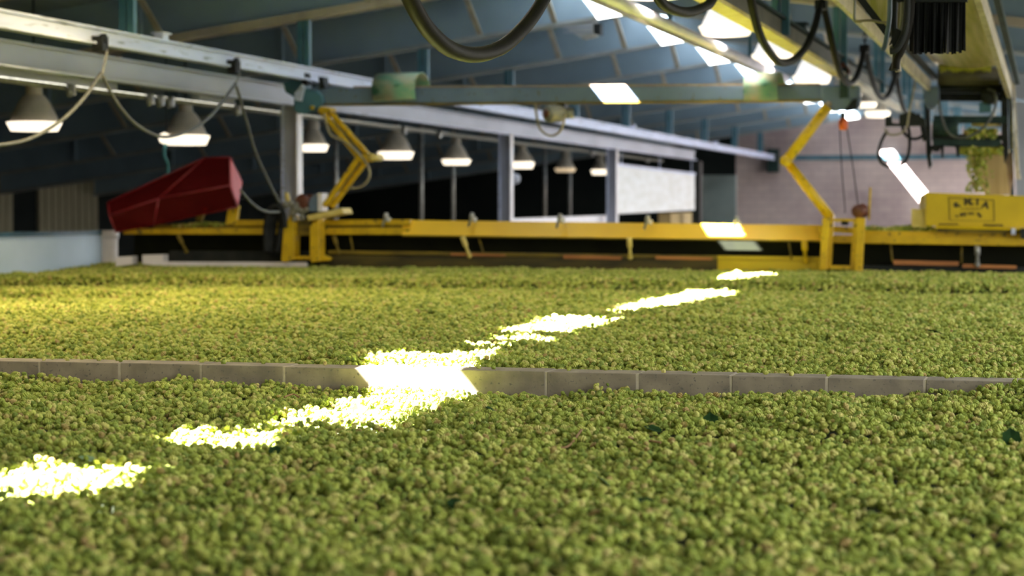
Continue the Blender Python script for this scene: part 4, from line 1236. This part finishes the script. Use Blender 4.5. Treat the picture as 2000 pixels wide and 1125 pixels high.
# the nearest cones one sees in the frame stand as objects of their own
d = nearP[:, :3] - np.array(CAM)
Fv, Rv, Uv = np.array(_F), np.array(_R), np.array(_U)
dep = d @ Fv
px = 1000 + FPX * (d @ Rv) / dep
py = 562.5 - FPX * (d @ Uv) / dep
vis = (px > 6) & (px < 1994) & (py < 1119) & (nearP[:, 2] > h_near(nearP[:, 0], nearP[:, 1]) + .001)
idx = np.where(vis)[0]
idx = idx[np.argsort(dep[idx])][:300]
protos = [hop_mesh('hop_cone', s) for s in (3, 8, 21)]
HL = 'pale green hop cone lying at the nearest edge of the front hop bed'
proto_objs = []
for c, i in enumerate(idx):
    o = bpy.data.objects.new('hop_cone', protos[c % 3])
    COL.objects.link(o)
    o.location = nearP[i, :3] + np.array((0, 0, .003))
    o.rotation_euler = (rng.uniform(.7, 2.4), rng.uniform(-.5, .5), rng.uniform(0, 6.28))
    o.scale = [float(nearP[i, 3])] * 3
    tag(o, HL, 'hop', 'hop cones along the nearest edge')
    if c < 3: proto_objs.append(o)
nearP = np.delete(nearP, idx, 0)


def gn_scatter(name, mat_):
    ng = bpy.data.node_groups.new(name, 'GeometryNodeTree')
    ng.interface.new_socket('Geometry', in_out='INPUT', socket_type='NodeSocketGeometry')
    ng.interface.new_socket('Geometry', in_out='OUTPUT', socket_type='NodeSocketGeometry')
    N, L_ = ng.nodes, ng.links
    gi = N.new('NodeGroupInput'); go = N.new('NodeGroupOutput')
    jn = N.new('GeometryNodeJoinGeometry')
    at_r = N.new('GeometryNodeInputNamedAttribute'); at_r.data_type = 'FLOAT_VECTOR'; at_r.inputs[0].default_value = 'rot'
    at_s = N.new('GeometryNodeInputNamedAttribute'); at_s.data_type = 'FLOAT'; at_s.inputs[0].default_value = 'size'
    at_v = N.new('GeometryNodeInputNamedAttribute'); at_v.data_type = 'INT'; at_v.inputs[0].default_value = 'kind_index'
    e2r = N.new('FunctionNodeEulerToRotation')
    L_.new(at_r.outputs['Attribute'], e2r.inputs[0])
    for v, ob in enumerate(proto_objs):
        cmpn = N.new('FunctionNodeCompare'); cmpn.data_type = 'INT'; cmpn.operation = 'EQUAL'
        ins = [s for s in cmpn.inputs if s.enabled]
        L_.new(at_v.outputs['Attribute'], ins[0]); ins[1].default_value = v
        oi = N.new('GeometryNodeObjectInfo'); oi.inputs['Object'].default_value = ob; oi.transform_space = 'ORIGINAL'
        iop = N.new('GeometryNodeInstanceOnPoints')
        L_.new(gi.outputs[0], iop.inputs['Points'])
        L_.new(cmpn.outputs[0], iop.inputs['Selection'])
        L_.new(oi.outputs['Geometry'], iop.inputs['Instance'])
        L_.new(e2r.outputs[0], iop.inputs['Rotation'])
        L_.new(at_s.outputs['Attribute'], iop.inputs['Scale'])
        L_.new(iop.outputs[0], jn.inputs[0])
    L_.new(gi.outputs[0], jn.inputs[0])
    L_.new(jn.outputs[0], go.inputs[0])
    return ng


def hop_stuff(name, pts, base, label):
    """base: (verts, faces) of the bed below the cones; pts: loose points the cones sit on."""
    n_ = len(pts)
    bv_, bf_ = base
    me = bpy.data.meshes.new(name)
    allv = np.concatenate([pts[:, :3], bv_]) if len(bv_) else pts[:, :3]
    me.from_pydata(allv.tolist(), [], [tuple(int(i) + n_ for i in f) for f in bf_])
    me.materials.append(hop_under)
    tot = len(allv)
    kinds = np.full(tot, -1, dtype=np.int32); kinds[:n_] = rng.integers(0, 3, n_)
    size = np.zeros(tot, dtype=np.float32); size[:n_] = pts[:, 3]
    rot = np.zeros((tot, 3), dtype=np.float32)
    rot[:n_, 0] = rng.uniform(.6, 2.5, n_); rot[:n_, 1] = rng.uniform(-.6, .6, n_); rot[:n_, 2] = rng.uniform(0, 6.28, n_)
    a = me.attributes.new('kind_index', 'INT', 'POINT'); a.data.foreach_set('value', kinds)
    a = me.attributes.new('size', 'FLOAT', 'POINT'); a.data.foreach_set('value', size)
    a = me.attributes.new('rot', 'FLOAT_VECTOR', 'POINT'); a.data.foreach_set('vector', rot.ravel())
    me.update()
    o = bpy.data.objects.new(name, me)
    COL.objects.link(o)
    md = o.modifiers.new('cones', 'NODES'); md.node_group = gn_scatter(name, hop_mat)
    return tag(o, label, 'hops', kind='stuff')


def bed_base(x0, x1, y0, y1, st, hf, drop):
    nx, ny = int((x1 - x0) / st) + 1, int((y1 - y0) / st) + 1
    X_, Y_ = np.meshgrid(np.linspace(x0, x1, nx), np.linspace(y0, y1, ny))
    Z_ = hf(X_.ravel(), Y_.ravel()) - drop
    v = np.stack([X_.ravel(), Y_.ravel(), Z_], 1)
    f = [(j * nx + i, j * nx + i + 1, (j + 1) * nx + i + 1, (j + 1) * nx + i) for j in range(ny - 1) for i in range(nx - 1)]
    return v, f


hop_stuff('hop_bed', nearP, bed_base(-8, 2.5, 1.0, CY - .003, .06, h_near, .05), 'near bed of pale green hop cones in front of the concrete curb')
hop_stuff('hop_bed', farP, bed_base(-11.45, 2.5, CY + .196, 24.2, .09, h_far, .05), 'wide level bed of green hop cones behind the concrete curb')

# hops pouring, heaped on the beam and caught in the conveyor


def hop_clump(name, pts, label):
    return hop_stuff(name, np.array(pts), (np.zeros((0, 3)), []), label)


fall = []
while len(fall) < 330:
    t_ = random.random() ** 1.4
    x = random.gauss(1911 - 4 * t_, 11 + 2 * t_); y = 292 + t_ * 84
    if 1884 < x < 1945:
        p = E_(x, y, random.uniform(.02, .3)); fall.append((*p, random.uniform(.022, .04)))
for i in range(60):
    p = E_(random.uniform(1884, 1958), random.uniform(286, 303), random.uniform(-.05, .2)); fall.append((*p, random.uniform(.025, .045)))
hop_clump('falling_hops', fall, 'stream of green hops falling from the conveyor end')
heap = []
for i in range(520):
    x = random.uniform(1690, 1832); hgt = 10 * math.exp(-((x - 1795) / 26) ** 2) + 5.5 + 1.5 * math.sin(x * .13)
    p = G(x, 450 + (x - 1690) * .02 - random.random() ** .7 * hgt, random.uniform(.08, .22)); heap.append((*p, random.uniform(.03, .045)))
hop_clump('hop_heap', heap, 'heap of green hops on beam left of the yellow hopper')
heap = []
for i in range(200):
    x = random.uniform(335, 440); p = G(x, 442 - random.random() * (3 + 4 * math.exp(-((x - 400) / 30) ** 2)), random.uniform(.08, .25)); heap.append((*p, random.uniform(.03, .045)))
hop_clump('hop_heap', heap, 'thin heap of hops on beam beneath the red guard')
heap = []
for i in range(150):
    p = E_(random.uniform(1884, 1946), random.uniform(252, 270), random.uniform(.0, .15)); heap.append((*p, random.uniform(.03, .05)))
hop_clump('hop_heap', heap, 'green hops caught inside the dark conveyor end frame')

# leaves and stems on the hops


def leaf(px_, py_, size, mt, label, first=True, rz=0.0, tilt=.5):
    p = bedpt(px_, py_, first)
    h = (h_near if first else h_far)(np.array([p.x]), np.array([p.y]))[0]
    c = Vector((p.x, p.y, h + .022))
    m2 = MB()
    out = [(0, -.46), (.24, -.40), (.40, -.15), (.36, .02), (.36, .22), (.20, .32), (0, .52), (-.20, .32), (-.36, .22), (-.36, .02), (-.40, -.15), (-.24, -.40)]
    R_ = Euler((tilt, random.uniform(-.3, .3), rz)).to_matrix()
    vs = [c + R_ @ Vector((x * size, y * size, .12 * size * abs(x) * 2)) for x, y in out] + [c + R_ @ Vector((0, 0, 0))]
    n_ = len(out)
    m2.add(vs, [(i, (i + 1) % n_, n_) for i in range(n_)])
    o = m2.build('hop_leaf', mt)
    s_ = o.modifiers.new('solid', 'SOLIDIFY'); s_.thickness = .0012
    return tag(o, label, 'leaf', 'loose leaves on the hops')


leaf(1388, 834, .075, leaf_dark, 'dark green leaf standing up in the hops right of middle', rz=.3, tilt=1.1)
leaf(1275, 848, .07, leaf_dark, 'dark bluish leaf lying flat below the curb near middle', rz=1.4, tilt=.3)
leaf(700, 822, .06, leaf_dark, 'dark leaf at lower edge of the largest sun patch', rz=.4, tilt=.9)
leaf(960, 812, .06, leaf_dark, 'dark leaf in the hops right of the largest sun patch', rz=2.2, tilt=.5)
leaf(1262, 1006, .055, leaf_dark, 'blurred dark leaf low in the foreground right of middle', rz=1.1, tilt=.4)
leaf(888, 992, .055, leaf_dark, 'blurred dark leaf low in the foreground left of middle', rz=.6, tilt=.5)
leaf(1975, 878, .08, leaf_dark, 'dark leaf at right edge of the near hop bed', rz=.2, tilt=.9)
leaf(537, 905, .05, leaf_dark, 'small dark leaf right of the second nearest sun patch', rz=.2, tilt=.6)
leaf(170, 906, .06, leaf_pale, 'pale grey green leaf just above the nearest sun patch', rz=1.6, tilt=.3)
leaf(1178, 968, .05, leaf_pale, 'pale curled leaf in the blurred foreground', rz=1.9, tilt=.7)
leaf(1828, 656, .12, leaf_dark, 'dark leaf cluster on the far bed at right', first=False, rz=1.9, tilt=.4)
for pts, lab in ((((555, 778), (572, 775), (585, 777)), 'small reddish stem left of the largest sun patch'), (((1228, 872), (1250, 868), (1272, 874), (1290, 882)), 'bent brown stem in the hops right of middle'), (((1080, 874), (1110, 872), (1136, 856)), 'straight brown stem lying beside the bent one')):
    w = [bedpt(*q, True) for q in pts]
    w = [Vector((p.x, p.y, h_near(np.array([p.x]), np.array([p.y]))[0] + .024)) for p in w]
    tag(MB().tube(smooth_path(w), .004, 6).build('dry_stem', stem_m), lab, 'stem', 'dry stems on the hops')

dg = bpy.context.evaluated_depsgraph_get()
for fo in LETTERS:      # the painted letters become plain meshes
    me = bpy.data.meshes.new_from_object(fo.evaluated_get(dg))
    me.materials.clear(); me.materials.append(ink)
    par, mw = fo.parent, fo.matrix_basis.copy()
    bpy.data.objects.remove(fo)
    lo_ = bpy.data.objects.new('letter', me); COL.objects.link(lo_)
    lo_.parent = par; lo_.matrix_basis = mw
for o in bpy.data.objects:
    if '_w' in o: del o['_w']
